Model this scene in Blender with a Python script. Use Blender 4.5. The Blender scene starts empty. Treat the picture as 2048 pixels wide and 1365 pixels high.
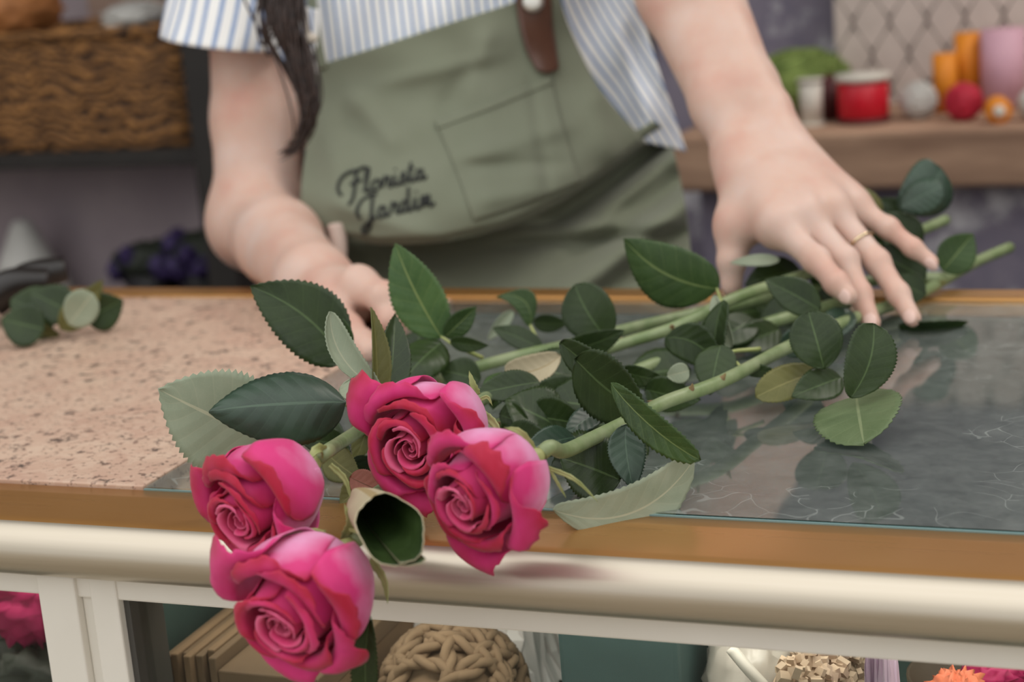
import bpy, bmesh, math, random
import numpy as np
from mathutils import Vector, Matrix
random.seed(7)
SC = bpy.context.scene
COL = SC.collection
PI = math.pi

# ------------------------------------------------------------ camera
FPX = 3500.0
def nrm(v):
    v = np.asarray(v, float)
    return v / np.linalg.norm(v)
_mx = nrm([-9100, -128, FPX])
_dn = np.array([1148., 14062., FPX]); _dn = nrm(_dn - _mx * _dn.dot(_mx / 1.0) / np.linalg.norm(_mx)**2)
_X, _Z = -_mx, -_dn
_Y = np.cross(_Z, _X)
M = np.array([_X, _Y, _Z])                       # camera axes (right, down, forward) -> world
CAM = np.array([0.30158, -0.74012, 0.28])
cam_d = bpy.data.cameras.new('camera')
cam = bpy.data.objects.new('camera', cam_d); COL.objects.link(cam)
r_, u_, b_ = M @ [1, 0, 0], M @ [0, -1, 0], M @ [0, 0, -1]
cam.matrix_world = Matrix(((r_[0], u_[0], b_[0], CAM[0]), (r_[1], u_[1], b_[1], CAM[1]), (r_[2], u_[2], b_[2], CAM[2]), (0, 0, 0, 1)))
cam_d.sensor_width = 36; cam_d.lens = FPX / 2048 * 36
cam_d.clip_start = 0.02; cam_d.clip_end = 100
cam_d.dof.use_dof = True; cam_d.dof.focus_distance = 0.85; cam_d.dof.aperture_fstop = 7.1
SC.camera = cam

# ------------------------------------------------------------ light
W = bpy.data.worlds.new('sky'); SC.world = W; W.use_nodes = True
nt = W.node_tree; bg = nt.nodes['Background']
tc = nt.nodes.new('ShaderNodeTexCoord'); sx = nt.nodes.new('ShaderNodeSeparateXYZ')
cr = nt.nodes.new('ShaderNodeValToRGB')
nt.links.new(tc.outputs['Generated'], sx.inputs[0]); nt.links.new(sx.outputs['Z'], cr.inputs[0])
nt.links.new(cr.outputs[0], bg.inputs[0])
e_ = cr.color_ramp.elements; e_.new(.3)
for el, p_, v_ in zip(e_, (0.0, .3, .8), (.56, .66, 1.25)): el.position = p_; el.color = (v_, v_ * .995, v_ * .98, 1)
bg.inputs[1].default_value = 1.38
def area(name, loc, target, size, power, color=(1, 1, 1)):
    d = bpy.data.lights.new(name, 'AREA'); d.shape = 'RECTANGLE'; d.size, d.size_y = size; d.energy = power; d.color = color
    o = bpy.data.objects.new(name, d); COL.objects.link(o); o.location = loc
    o.rotation_euler = (Vector(target) - Vector(loc)).to_track_quat('-Z', 'Y').to_euler()
    return o
area('shop_fill_light', (.9, 1.0, 1.5), (.7, 1.5, 0), (.8, .3), 14, (1, .93, .86))  # added unseen fill light for the back of the shop
SC.view_settings.view_transform = 'Standard'; SC.view_settings.look = 'None'
SC.view_settings.gamma = 1; SC.view_settings.use_curve_mapping = False
SC.view_settings.exposure = 0.0
SC.cycles.use_denoising = True
SC.cycles.max_bounces = 10; SC.cycles.transparent_max_bounces = 16
SC.cycles.sample_clamp_indirect = 6

# ------------------------------------------------------------ pixel rays -> points of the place
def ray(u, v): return M @ np.array([u - 1024., v - 682.5, FPX])
def P(u, v, z=0.0):
    r = ray(u, v); return CAM + r * ((z - CAM[2]) / r[2])
def PY(u, v, y):
    r = ray(u, v); return CAM + r * ((y - CAM[1]) / r[1])
def PD(u, v, d): return CAM + ray(u, v) * (d / FPX)
def dep(p): return float((M.T @ (np.asarray(p) - CAM))[2])

# ------------------------------------------------------------ objects
def tag(o, label=None, cat=None, group=None, kind=None):
    if label: o['label'] = label
    if cat: o['category'] = cat
    if group: o['group'] = group
    if kind: o['kind'] = kind
    return o
def thing(name, loc, label, cat, group=None):
    o = bpy.data.objects.new(name, None); COL.objects.link(o); o.location = Vector(loc); o.empty_display_size = .02
    o['_o'] = list(map(float, loc))
    return tag(o, label, cat, group)
def origin(o):
    while o is not None:
        if '_o' in o: return np.array(o['_o'])
        o = o.parent
    return np.zeros(3)
def mesh(name, V, F, mats, parent=None, smooth=True, uv=None, mi=None):
    V = np.asarray(V, float)
    o0 = origin(parent) if parent else V.mean(0) * 0
    if parent is None:
        o0 = np.array([V[:, 0].mean(), V[:, 1].mean(), V[:, 2].min()])
    me = bpy.data.meshes.new(name)
    me.from_pydata((V - o0).tolist(), [], [tuple(int(i) for i in f) for f in F])
    for m in (mats if isinstance(mats, (list, tuple)) else [mats]): me.materials.append(m)
    if smooth: me.polygons.foreach_set('use_smooth', [True] * len(me.polygons))
    if mi is not None: me.polygons.foreach_set('material_index', mi)
    if uv is not None:
        ul = me.uv_layers.new(name='UVMap'); uv = np.asarray(uv)
        idx = np.empty(len(me.loops), int); me.loops.foreach_get('vertex_index', idx)
        ul.data.foreach_set('uv', uv[idx].ravel())
    me.update()
    o = bpy.data.objects.new(name, me); COL.objects.link(o)
    if parent: o.parent = parent
    else:
        o.location = Vector(o0); o['_o'] = list(map(float, o0))
    return o
def grid_faces(n, m, flip=False, wrap=False):
    F = []
    for i in range(n - 1):
        for j in range(m if wrap else m - 1):
            k = (j + 1) % m
            f = (i * m + j, i * m + k, (i + 1) * m + k, (i + 1) * m + j)
            F.append(f[::-1] if flip else f)
    return F
def solid(o, t, off=-1, mo=0):
    s = o.modifiers.new('thickness', 'SOLIDIFY'); s.thickness = t; s.offset = off; s.material_offset = mo; s.material_offset_rim = 0
    return o
def catmull(pts, n):
    p = np.asarray(pts, float); p = np.vstack([2 * p[0] - p[1], p, 2 * p[-1] - p[-2]])
    k = len(p) - 3; out = []
    for t in np.linspace(0, k - 1e-9, n):
        i = int(t); f = t - i; a, b, c, d = p[i:i + 4]
        out.append(.5 * (2 * b + (c - a) * f + (2 * a - 5 * b + 4 * c - d) * f * f + (3 * b - a - 3 * c + d) * f ** 3))
    return np.array(out)
def tube_data(path, radii, ns=10, caps=True):
    path = np.asarray(path, float); n = len(path)
    radii = np.interp(np.linspace(0, 1, n), np.linspace(0, 1, len(np.atleast_1d(radii))), np.atleast_1d(radii)) if not np.isscalar(radii) else np.full(n, radii)
    T = np.gradient(path, axis=0); T /= np.linalg.norm(T, axis=1)[:, None] + 1e-12
    ref = np.array([0, 0, 1.]) if abs(T[0][2]) < .9 else np.array([1., 0, 0])
    a = nrm(np.cross(T[0], ref)); V = []; uv = []
    for i in range(n):
        a = nrm(a - T[i] * a.dot(T[i])); b = np.cross(T[i], a)
        for j in range(ns):
            q = 2 * PI * j / ns
            V.append(path[i] + radii[i] * (math.cos(q) * a + math.sin(q) * b)); uv.append((j / ns, i / (n - 1)))
    F = grid_faces(n, ns, False, True)
    if caps:
        F.append(tuple(range(ns))[::-1]); F.append(tuple(range((n - 1) * ns, n * ns)))
    return V, F, uv
def tube(name, path, radii, mat, parent=None, ns=10, n=None):
    if n: path = catmull(path, n)
    V, F, uv = tube_data(path, radii, ns)
    return mesh(name, V, F, mat, parent, True, uv)
def merge(parts):
    V, F = [], []
    for v, f in parts:
        k = len(V); V += [tuple(x) for x in v]; F += [tuple(i + k for i in q) for q in f]
    return V, F
def box_data(lo, hi, bev=0.0, seg=2):
    bm = bmesh.new(); bmesh.ops.create_cube(bm, size=1)
    lo, hi = np.asarray(lo, float), np.asarray(hi, float)
    for v in bm.verts: v.co = Vector((lo + hi) / 2 + np.array(v.co) * (hi - lo))
    if bev > 0: bmesh.ops.bevel(bm, geom=list(bm.edges), offset=bev, segments=seg, profile=.5, affect='EDGES')
    bm.verts.ensure_lookup_table()
    V = [tuple(v.co) for v in bm.verts]; bm.verts.index_update(); F = [tuple(v.index for v in f.verts) for f in bm.faces]
    bm.free(); return V, F
def box(name, lo, hi, mat, parent=None, bev=0.002, rot=None, piv=None):
    V, F = box_data(lo, hi, bev); V = np.array(V)
    if rot is not None:
        c = (np.asarray(lo) + np.asarray(hi)) / 2 if piv is None else np.asarray(piv)
        R = np.array(Matrix.Rotation(rot, 3, 'Z')); V = (V - c) @ R.T + c
    return mesh(name, V, F, mat, parent, False)
def lathe_data(prof, c, axis=(0, 0, 1), ns=32):
    axis = nrm(axis); ref = np.array([1., 0, 0]) if abs(axis[0]) < .9 else np.array([0, 1., 0])
    a = nrm(np.cross(axis, ref)); b = np.cross(axis, a); V = []
    for r, z in prof:
        for j in range(ns):
            q = 2 * PI * j / ns; V.append(np.asarray(c) + axis * z + r * (math.cos(q) * a + math.sin(q) * b))
    F = grid_faces(len(prof), ns, False, True)
    return V, F
def lathe(name, prof, c, mat, parent=None, axis=(0, 0, 1), ns=32):
    V, F = lathe_data(prof, c, axis, ns); return mesh(name, V, F, mat, parent)
def blob_data(c, r, amp=.1, freq=3., seed=0, n=24, m=36, squash=None):
    rs = np.random.RandomState(seed); K = [(rs.normal(size=3) * freq, rs.rand() * 6.3, rs.rand()) for _ in range(10)]
    r = np.asarray(r, float) * np.ones(3); V = []
    for i in range(n):
        th = PI * (i + .02) / (n - 1 + .04)
        for j in range(m):
            ph = 2 * PI * j / m
            d = np.array([math.sin(th) * math.cos(ph), math.sin(th) * math.sin(ph), math.cos(th)])
            k = 1 + amp * sum(a * math.sin(q.dot(d) + p) for q, p, a in K) / 3
            V.append(np.asarray(c) + d * r * k)
    return V, grid_faces(n, m, True, True)
def blob(name, c, r, mat, parent=None, **k):
    V, F = blob_data(c, r, **k); return mesh(name, V, F, mat, parent)

# ------------------------------------------------------------ materials
class NT:
    def __init__(s, name):
        s.m = bpy.data.materials.new(name); s.m.use_nodes = True; s.t = s.m.node_tree
        s.b = s.t.nodes['Principled BSDF']; s.o = s.t.nodes['Material Output']
    def n(s, typ, **kw):
        x = s.t.nodes.new('ShaderNode' + typ)
        for k, v in kw.items(): setattr(x, k, v)
        return x
    def l(s, a, b): s.t.links.new(a, b)
    def val(s, inp, x):
        if hasattr(x, 'is_output') or isinstance(x, bpy.types.NodeSocket): s.l(x, inp)
        else: inp.default_value = x
    def math(s, op, a, b=0.0, c=0.0):
        x = s.n('Math', operation=op); s.val(x.inputs[0], a); s.val(x.inputs[1], b); s.val(x.inputs[2], c); return x.outputs[0]
    def ramp(s, fac, stops):
        x = s.n('ValToRGB'); s.l(fac, x.inputs[0]); e = x.color_ramp.elements
        while len(e) < len(stops): e.new(.5)
        for el, (p, c) in zip(e, stops):
            el.position = p; el.color = (*c, 1) if len(c) == 3 else c
        return x.outputs[0]
    def mix(s, fac, a, b, typ='MIX'):
        x = s.n('Mix', data_type='RGBA', blend_type=typ); s.val(x.inputs[0], fac)
        for i, c in ((6, a), (7, b)):
            if isinstance(c, tuple): x.inputs[i].default_value = (*c, 1)
            else: s.l(c, x.inputs[i])
        return x.outputs[2]
    def noise(s, scale, detail=4, rough=.55, vec=None, dist=0):
        x = s.n('TexNoise'); x.inputs['Scale'].default_value = scale; x.inputs['Detail'].default_value = detail
        x.inputs['Roughness'].default_value = rough; x.inputs['Distortion'].default_value = dist
        s.l(vec if vec is not None else s.obj(), x.inputs['Vector']); return x.outputs['Fac']
    def obj(s): return s.n('TexCoord').outputs['Object']
    def uv(s):
        x = s.n('SeparateXYZ'); s.l(s.n('TexCoord').outputs['UV'], x.inputs[0]); return x.outputs[0], x.outputs[1]
    def scaled(s, sc):
        x = s.n('Mapping'); x.inputs['Scale'].default_value = sc; s.l(s.obj(), x.inputs[0]); return x.outputs[0]
    def bump(s, h, strength=.3, dist=.002):
        x = s.n('Bump'); x.inputs['Strength'].default_value = strength; x.inputs['Distance'].default_value = dist
        s.l(h, x.inputs['Height']); s.l(x.outputs[0], s.b.inputs['Normal']); return x
    def set(s, col=None, rough=None, metal=None, spec=None, **k):
        if col is not None: s.val(s.b.inputs['Base Color'], (*col, 1) if isinstance(col, tuple) else col)
        if rough is not None: s.val(s.b.inputs['Roughness'], rough)
        if metal is not None: s.b.inputs['Metallic'].default_value = metal
        if spec is not None: s.b.inputs['Specular IOR Level'].default_value = spec
        for a, v in k.items(): s.val(s.b.inputs[a.replace('_', ' ')], v)
        return s
def S(r, g, b):
    return tuple((x / 255 / 12.92) if x / 255 <= .04045 else ((x / 255 + .055) / 1.055) ** 2.4 for x in (r, g, b))
def noisy(name, c1, c2, scale=20, rough=.6, bump=0, lo=.35, hi=.65, stretch=None, **k):
    t = NT(name); v = t.scaled(stretch) if stretch else None
    f = t.noise(scale, 5, .6, v); t.set(t.ramp(f, [(lo, c1), (hi, c2)]), rough, **k)
    if bump: t.bump(f, bump, .003)
    return t.m
MT = {}
def build_materials():
    # petals: UV x across, y from base to rim
    def petal(name, base, mid, rim, lo=.06):
        t = NT(name); x, y = t.uv()
        n1 = t.noise(60, 4); n2 = t.noise(160, 3, .6, t.scaled((1, 1, .25)))
        ax = t.math('ABSOLUTE', t.math('SUBTRACT', x, .5))
        e = t.math('ADD', y, t.math('MULTIPLY', t.math('POWER', t.math('MULTIPLY', ax, 2), 3), .22))
        n3 = t.noise(28, 3); rnd = t.n('ObjectInfo').outputs['Random']
        e = t.math('ADD', e, t.math('ADD', t.math('MULTIPLY', t.math('SUBTRACT', n1, .5), .22), t.math('ADD', t.math('MULTIPLY', t.math('SUBTRACT', n3, .5), .55), t.math('MULTIPLY', t.math('SUBTRACT', rnd, .5), .30))))
        c = t.ramp(e, [(lo, base), (lo + .30, mid), (.68, mid), (.93, rim)])
        c = t.mix(t.math('MULTIPLY', n2, .20), c, S(244, 130, 172))
        t.set(c, .55, spec=.25)
        t.b.inputs['Sheen Weight'].default_value = .15
        t.bump(n2, .18, .0008)
        tr = t.n('BsdfTranslucent'); t.l(c, tr.inputs[0]); mx = t.n('MixShader'); mx.inputs[0].default_value = .2
        t.l(t.b.outputs[0], mx.inputs[1]); t.l(tr.outputs[0], mx.inputs[2]); t.l(mx.outputs[0], t.o.inputs[0])
        return t.m
    MT['petal_out'] = petal('rose_petal', S(240, 168, 210), S(224, 48, 128), S(188, 2, 46), .22)
    MT['petal_in'] = petal('rose_petal_inner', S(220, 44, 122), S(230, 56, 126), S(194, 6, 54), .10)
    MT['petal_core'] = petal('rose_petal_heart', S(206, 18, 84), S(232, 66, 126), S(242, 112, 154))
    def leafm(name, c, cv, vein, rough, trans=.12, spec=.38):
        t = NT(name); x, y = t.uv()
        ax = t.math('ABSOLUTE', t.math('SUBTRACT', t.math('MULTIPLY', x, 2), 1))
        mid = t.math('LESS_THAN', ax, .035)
        q = t.math('FRACT', t.math('MULTIPLY', t.math('SUBTRACT', y, t.math('MULTIPLY', t.math('POWER', ax, .8), .20)), 7))
        lat = t.math('LESS_THAN', t.math('ABSOLUTE', t.math('SUBTRACT', q, .5)), .035)
        fine = t.n('TexVoronoi', feature='DISTANCE_TO_EDGE'); fine.inputs['Scale'].default_value = 320; t.l(t.obj(), fine.inputs['Vector'])
        fv = t.math('LESS_THAN', fine.outputs['Distance'], .035)
        n1 = t.noise(45, 4)
        cc = t.ramp(n1, [(.3, c), (.7, cv)])
        v = t.math('MAXIMUM', mid, t.math('MAXIMUM', t.math('MULTIPLY', lat, .20), t.math('MULTIPLY', fv, .10)))
        cc = t.mix(v, cc, vein)
        t.set(cc, rough, spec=spec)
        hgt = t.math('SUBTRACT', t.math('MULTIPLY', t.math('ABSOLUTE', t.math('SUBTRACT', q, .5)), 1.0), t.math('MULTIPLY', mid, .6))
        t.bump(hgt, .22, .001)
        tr = t.n('BsdfTranslucent'); t.l(cc, tr.inputs[0]); mx = t.n('MixShader'); mx.inputs[0].default_value = trans
        t.l(t.b.outputs[0], mx.inputs[1]); t.l(tr.outputs[0], mx.inputs[2]); t.l(mx.outputs[0], t.o.inputs[0])
        return t.m
    MT['leaf_dark'] = leafm('leaf_dark_green', S(36, 52, 24), S(50, 68, 30), S(76, 96, 56), .38)
    MT['leaf_teal'] = leafm('leaf_bluish_green', S(38, 58, 44), S(54, 78, 60), S(72, 96, 76), .40, .12, .6)
    MT['leaf_mid'] = leafm('leaf_mid_green', S(50, 72, 36), S(66, 92, 46), S(116, 134, 80), .42, .2)
    MT['leaf_bright'] = leafm('leaf_fresh_green', S(64, 94, 50), S(86, 116, 64), S(132, 148, 88), .42, .2)
    MT['leaf_sage'] = leafm('leaf_sage_green', S(92, 110, 74), S(110, 126, 90), S(134, 146, 108), .5, .15, .3)
    MT['leaf_under'] = leafm('leaf_pale_underside', S(146, 158, 134), S(164, 172, 148), S(182, 184, 156), .6, .15, .3)
    MT['leaf_tan'] = leafm('leaf_beige_underside', S(182, 170, 140), S(196, 184, 154), S(170, 150, 110), .6, .15, .3)
    MT['leaf_olive'] = leafm('leaf_olive', S(96, 98, 52), S(118, 116, 66), S(140, 136, 84), .5, .2)
    MT['leaf_red'] = leafm('leaf_reddish', S(150, 92, 78), S(172, 112, 96), S(120, 80, 60), .5)
    MT['stem'] = noisy('stem_green', S(112, 132, 84), S(144, 156, 116), 60, .45, 0, stretch=(1, 1, 1))
    MT['stem_yellow'] = noisy('stem_yellow_green', S(150, 162, 92), S(178, 184, 120), 60, .45)
    MT['stem_cut'] = noisy('stem_cut_end', S(196, 190, 140), S(180, 170, 110), 90, .6)
    MT['thorn'] = noisy('thorn', S(150, 130, 90), S(120, 80, 60), 90, .5)
    MT['sepal'] = noisy('sepal', S(132, 142, 82), S(170, 172, 116), 80, .5)
    # skin
    t = NT('skin'); n1 = t.noise(22, 3); n2 = t.noise(140, 3)
    c = t.ramp(n1, [(.28, S(206, 160, 144)), (.5, S(212, 180, 164)), (.72, S(216, 192, 180))]); c = t.mix(t.math('MULTIPLY', n2, .12), c, S(200, 130, 115))
    t.set(c, .5, spec=.35); t.b.inputs['Subsurface Weight'].default_value = .25; t.b.inputs['Subsurface Radius'].default_value = (.9, .35, .2)
    t.b.inputs['Subsurface Scale'].default_value = .006; t.bump(n2, .08, .0006); MT['skin'] = t.m
    MT['nail'] = NT('fingernail').set(S(222, 188, 176), .35).m
    MT['gold_ring'] = NT('ring_gold').set(S(232, 212, 176), .25, 1.0).m
    # cloth
    def cloth(name, c1, c2, sc=900):
        t = NT(name); w = t.noise(sc, 2); n = t.noise(9, 4)
        t.set(t.mix(t.math('MULTIPLY', w, .5), t.ramp(n, [(.3, c1), (.7, c2)]), c2), .85, spec=.15)
        t.b.inputs['Sheen Weight'].default_value = .2; t.bump(w, .2, .0005); return t.m
    MT['apron'] = cloth('apron_canvas', S(116, 122, 102), S(130, 134, 116))
    MT['apron_dark'] = cloth('apron_shorts', S(60, 62, 50), S(70, 70, 58))
    t = NT('striped_cotton'); x, y = t.uv()
    f = t.math('FRACT', x); st = t.math('LESS_THAN', f, .30); soft = t.noise(300, 2)
    st = t.math('MULTIPLY', st, t.math('ADD', .72, t.math('MULTIPLY', soft, .3)))
    t.set(t.mix(st, S(246, 246, 244), S(112, 146, 196)), .8, spec=.15); t.bump(soft, .15, .0005)
    tr = t.n('BsdfTranslucent'); tr.inputs[0].default_value = (.8, .8, .8, 1)
    MT['shirt'] = t.m
    MT['hair'] = noisy('dark_brown_hair', S(40, 30, 28), S(66, 50, 44), 200, .4)
    t = NT('strap_leather'); n = t.noise(30, 4); zz = t.noise(8, 2)
    t.set(t.ramp(n, [(.3, S(84, 56, 44)), (.7, S(100, 68, 54))]), .28, spec=.5); MT['leather'] = t.m
    MT['thread'] = NT('embroidery_thread').set(S(34, 36, 34), .7).m
    MT['snap'] = NT('snap_metal').set(S(214, 212, 204), .3, .7).m
    MT['cord'] = NT('cord_pale').set(S(210, 200, 186), .8).m
    MT['tie'] = NT('pale_tie').set(S(206, 184, 172), .8).m
    # counter
    t = NT('pink_granite'); v = t.n('TexVoronoi'); v.inputs['Scale'].default_value = 190; t.l(t.obj(), v.inputs['Vector'])
    n1 = t.noise(120, 6, .65); n2 = t.noise(26, 3)
    base = t.ramp(n2, [(.3, S(196, 162, 142)), (.7, S(208, 180, 158))])
    c = t.mix(t.math('MULTIPLY', t.math('GREATER_THAN', v.outputs['Color'], .62), .25), base, S(222, 200, 178))
    spk = t.ramp(n1, [(.56, (0, 0, 0)), (.63, (1, 1, 1))])
    c = t.mix(spk, c, S(96, 84, 76)); n3 = t.noise(240, 3)
    c = t.mix(t.math('MULTIPLY', t.math('GREATER_THAN', n3, .6), .7), c, S(140, 112, 98))
    t.set(c, .42, spec=.35); MT['granite'] = t.m
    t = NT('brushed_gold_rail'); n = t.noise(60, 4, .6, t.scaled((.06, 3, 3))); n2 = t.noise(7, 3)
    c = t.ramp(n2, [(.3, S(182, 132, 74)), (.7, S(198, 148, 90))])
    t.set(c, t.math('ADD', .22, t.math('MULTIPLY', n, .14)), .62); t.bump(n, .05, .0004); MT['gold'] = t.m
    t = NT('gold_rail_painted_highlight'); n = t.noise(60, 4, .6, t.scaled((.06, 3, 3)))  # same gold rail, its nose coloured pale for the sky highlight
    t.set(t.ramp(n, [(.3, S(194, 184, 166)), (.7, S(204, 194, 178))]), t.math('ADD', .3, t.math('MULTIPLY', n, .12)), .9); t.bump(n, .04, .0004); MT['rail_highlight'] = t.m
    MT['white_frame'] = noisy('cream_white_frame', S(224, 219, 208), S(229, 224, 214), 12, .45)
    MT['gasket'] = NT('dark_gasket').set(S(70, 68, 64), .5).m
    # glass: clear, with a greenish reflection, dust and hair scratches
    def glass(name, dust, scratch, tint, refl=1.15, rough=.05):
        t = NT(name); lw = t.n('Fresnel'); lw.inputs[0].default_value = 1.52
        tr = t.n('BsdfTransparent'); tr.inputs[0].default_value = (*tint, 1)
        gl = t.n('BsdfGlossy'); gl.inputs[0].default_value = (1, 1, 1, 1); gl.inputs[1].default_value = rough
        m1 = t.n('MixShader'); t.l(t.math('MINIMUM', t.math('MULTIPLY', lw.outputs[0], refl), 1), m1.inputs[0])
        t.l(tr.outputs[0], m1.inputs[1]); t.l(gl.outputs[0], m1.inputs[2])
        df = t.n('BsdfDiffuse'); df.inputs[0].default_value = (*S(190, 196, 190), 1)
        n1 = t.noise(7, 5, .6); n2 = t.noise(90, 6, .7)
        v = t.n('TexVoronoi', feature='DISTANCE_TO_EDGE'); v.inputs['Scale'].default_value = 42; v.inputs['Randomness'].default_value = 1
        wn = t.n('TexNoise'); wn.inputs['Scale'].default_value = 14; t.l(t.obj(), wn.inputs['Vector'])
        mx = t.n('Mix', data_type='VECTOR'); mx.inputs[0].default_value = .12; t.l(t.obj(), mx.inputs[4]); t.l(wn.outputs['Color'], mx.inputs[5]); t.l(mx.outputs[1], v.inputs['Vector'])
        sc = t.math('MULTIPLY', t.math('LESS_THAN', v.outputs['Distance'], .012), t.math('GREATER_THAN', n1, .52))
        d = t.math('ADD', t.math('MULTIPLY', t.math('MULTIPLY', n1, n2), dust * 4), t.math('MULTIPLY', sc, scratch))
        m2 = t.n('MixShader'); t.l(d, m2.inputs[0]); t.l(m1.outputs[0], m2.inputs[1]); t.l(df.outputs[0], m2.inputs[2])
        t.l(m2.outputs[0], t.o.inputs[0]); return t.m
    MT['glass_top'] = glass('counter_glass', .13, .16, (.92, .96, .94))
    MT['glass_pane'] = glass('pane_glass', .0, .0, (.98, .99, .985), .5)
    t = NT('clear_glass'); tr = t.n('BsdfTransparent'); tr.inputs[0].default_value = (.95, .98, .965, 1); t.l(tr.outputs[0], t.o.inputs[0]); MT['glass_clear'] = t.m
    MT['glass_edge'] = NT('glass_edge').set(S(120, 150, 150), .15, spec=.7).m
    MT['case_dark'] = noisy('case_dark_lining', S(46, 66, 60), S(58, 80, 74), 6, .7)
    # room
    MT['wall'] = noisy('plaster_dusky', S(128, 116, 118), S(144, 132, 132), 5, .9)
    MT['lilac_wall'] = noisy('lilac_gray_board', S(166, 152, 158), S(182, 168, 172), 5, .9)
    MT['wall_dark'] = noisy('paint_dark', S(96, 88, 90), S(112, 102, 104), 5, .9)
    t = NT('slate_paint_worn'); n1 = t.noise(9, 6, .65); n2 = t.noise(30, 4)
    c = t.ramp(n2, [(.3, S(122, 116, 134)), (.7, S(142, 134, 148))]); c = t.mix(t.ramp(n1, [(.58, (0, 0, 0)), (.68, (1, 1, 1))]), c, S(214, 212, 216)); t.set(c, .8); MT['slate'] = t.m
    MT['ceiling'] = noisy('ceiling_paint', S(150, 142, 132), S(160, 152, 142), 4, .9)
    MT['floor'] = noisy('floor_concrete', S(100, 96, 90), S(118, 112, 104), 4, .8)
    MT['pavement'] = noisy('pavement_stone', S(138, 128, 112), S(154, 142, 124), 3, .9)
    MT['plank'] = noisy('weathered_plank', S(138, 108, 88), S(186, 152, 126), 16, .8, .4, stretch=(.25, 1.5, 1.5))
    MT['dark_wood'] = noisy('dark_wood', S(38, 35, 33), S(48, 44, 41), 14, .6)
    t = NT('wicker'); w = t.n('TexWave', wave_type='BANDS', bands_direction='Z'); w.inputs['Scale'].default_value = 22; w.inputs['Distortion'].default_value = 14
    w.inputs['Detail'].default_value = 3; t.l(t.obj(), w.inputs['Vector']); n = t.noise(32, 4)
    t.set(t.ramp(t.math('MULTIPLY', w.outputs['Fac'], n), [(.1, S(70, 46, 26)), (.5, S(176, 124, 70))]), .7); t.bump(w.outputs['Fac'], .6, .004); MT['wicker'] = t.m
    def plain(k, name, c, rough=.6, d=10, sc=30):
        MT[k] = noisy(name, tuple(x * .88 for x in c), c, sc, rough)
    plain('red', 'red_ribbon', S(206, 14, 40), .4); plain('white', 'white_ribbon', S(222, 216, 204)); plain('orange', 'orange_ribbon', S(232, 142, 30))
    plain('pink', 'pink_ribbon', S(214, 168, 184)); plain('crimson', 'crimson_yarn', S(200, 40, 66)); plain('gray_white', 'white_yarn', S(206, 204, 198))
    MT['moss'] = noisy('green_raffia', S(84, 104, 44), S(138, 158, 84), 45, .8); plain('lattice', 'pale_lattice', S(206, 192, 184), .8); plain('lattice_dark', 'lattice_backing', S(74, 58, 54), .9)
    plain('maroon', 'maroon_ribbon', S(84, 30, 32)); plain('terracotta', 'orange_paper', S(196, 130, 76)); plain('blush', 'blush_paper', S(178, 150, 134))
    plain('card', 'kraft_card', S(128, 102, 74), .8); plain('kraft', 'kraft_box', S(112, 90, 66), .8); plain('jute', 'jute_rope', S(132, 108, 82), .9, 10, 60)
    plain('cello', 'crumpled_cellophane', S(214, 208, 202), .12); plain('teal', 'teal_box', S(64, 88, 86), .5); plain('bag', 'plastic_bag', S(196, 188, 176), .3)
    plain('chips', 'wood_chips', S(196, 172, 146), .9, 10, 200); plain('lilac', 'lilac_tissue', S(210, 184, 204)); plain('bowl', 'dark_bowl', S(70, 58, 44))
    plain('coral', 'coral_bloom', S(222, 120, 84)); plain('magenta', 'magenta_bloom', S(176, 24, 88)); plain('purple', 'purple_bloom', S(58, 42, 92)); plain('pot', 'dark_pot', S(34, 32, 34))
    plain('steel', 'black_handle', S(36, 32, 30), .35); plain('dark_green', 'dark_green_foliage', S(40, 46, 34))
build_materials()

# ------------------------------------------------------------ the setting
def plane(name, lo, hi, mat, kind='structure'):
    V, F = box_data(lo, hi, 0); return tag(mesh(name, V, F, MT[mat], None, False), kind=kind)
FZ = -.95
plane('floor', (-2.3, -.06, FZ - .1), (2.0, 1.75, FZ), 'floor')
plane('pavement', (-9, -12, FZ - .12), (9, -.06, FZ - .02), 'pavement')
plane('wall_back', (-2.3, 1.65, FZ), (2.0, 1.75, 1.65), 'wall_dark')
plane('wall_left', (-2.4, -.06, FZ), (-2.3, 1.75, 1.65), 'wall_dark')
plane('wall_right', (2.0, -.06, FZ), (2.1, 1.75, 1.65), 'wall')
plane('ceiling', (-2.4, .55, 1.65), (2.1, 1.75, 1.75), 'ceiling')
WY = 1.62
# worn slate-blue board on the right half of the back wall
a = PY(1345, 640, WY); b = PY(2200, -140, WY)
plane('wall_panel', (a[0], WY, FZ), (2.0, 1.65, 1.2), 'slate')

# ------------------------------------------------------------ display counter
case = thing('display_counter', (0, .2, FZ), 'glass-topped display counter with brushed gold rail and cream frame', 'counter')
XL, XR, XG = -1.35, .95, -.2075
V, F = box_data((XG + .001, .001, -.0065), (XR, .425, 0), 0)
mesh('glass_top', V, F, [MT['glass_top'], MT['glass_clear']], case, False, None, [0 if np.array([V[i] for i in f])[:, 2].min() > -.001 else 1 for f in F])
V, F = box_data((XG + .001, -.0008, -.006), (XR, .0008, -.0005), 0)
mesh('glass_edge', V, F, MT['glass_edge'], case, False)
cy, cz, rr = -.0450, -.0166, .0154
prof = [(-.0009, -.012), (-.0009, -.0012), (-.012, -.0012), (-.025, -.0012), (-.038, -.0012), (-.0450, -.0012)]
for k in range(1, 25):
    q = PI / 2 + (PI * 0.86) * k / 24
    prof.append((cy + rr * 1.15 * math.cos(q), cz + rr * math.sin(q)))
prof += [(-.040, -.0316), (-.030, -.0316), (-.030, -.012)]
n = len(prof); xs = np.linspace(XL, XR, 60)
V = [(x, y, z) for x in xs for y, z in prof]
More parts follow.
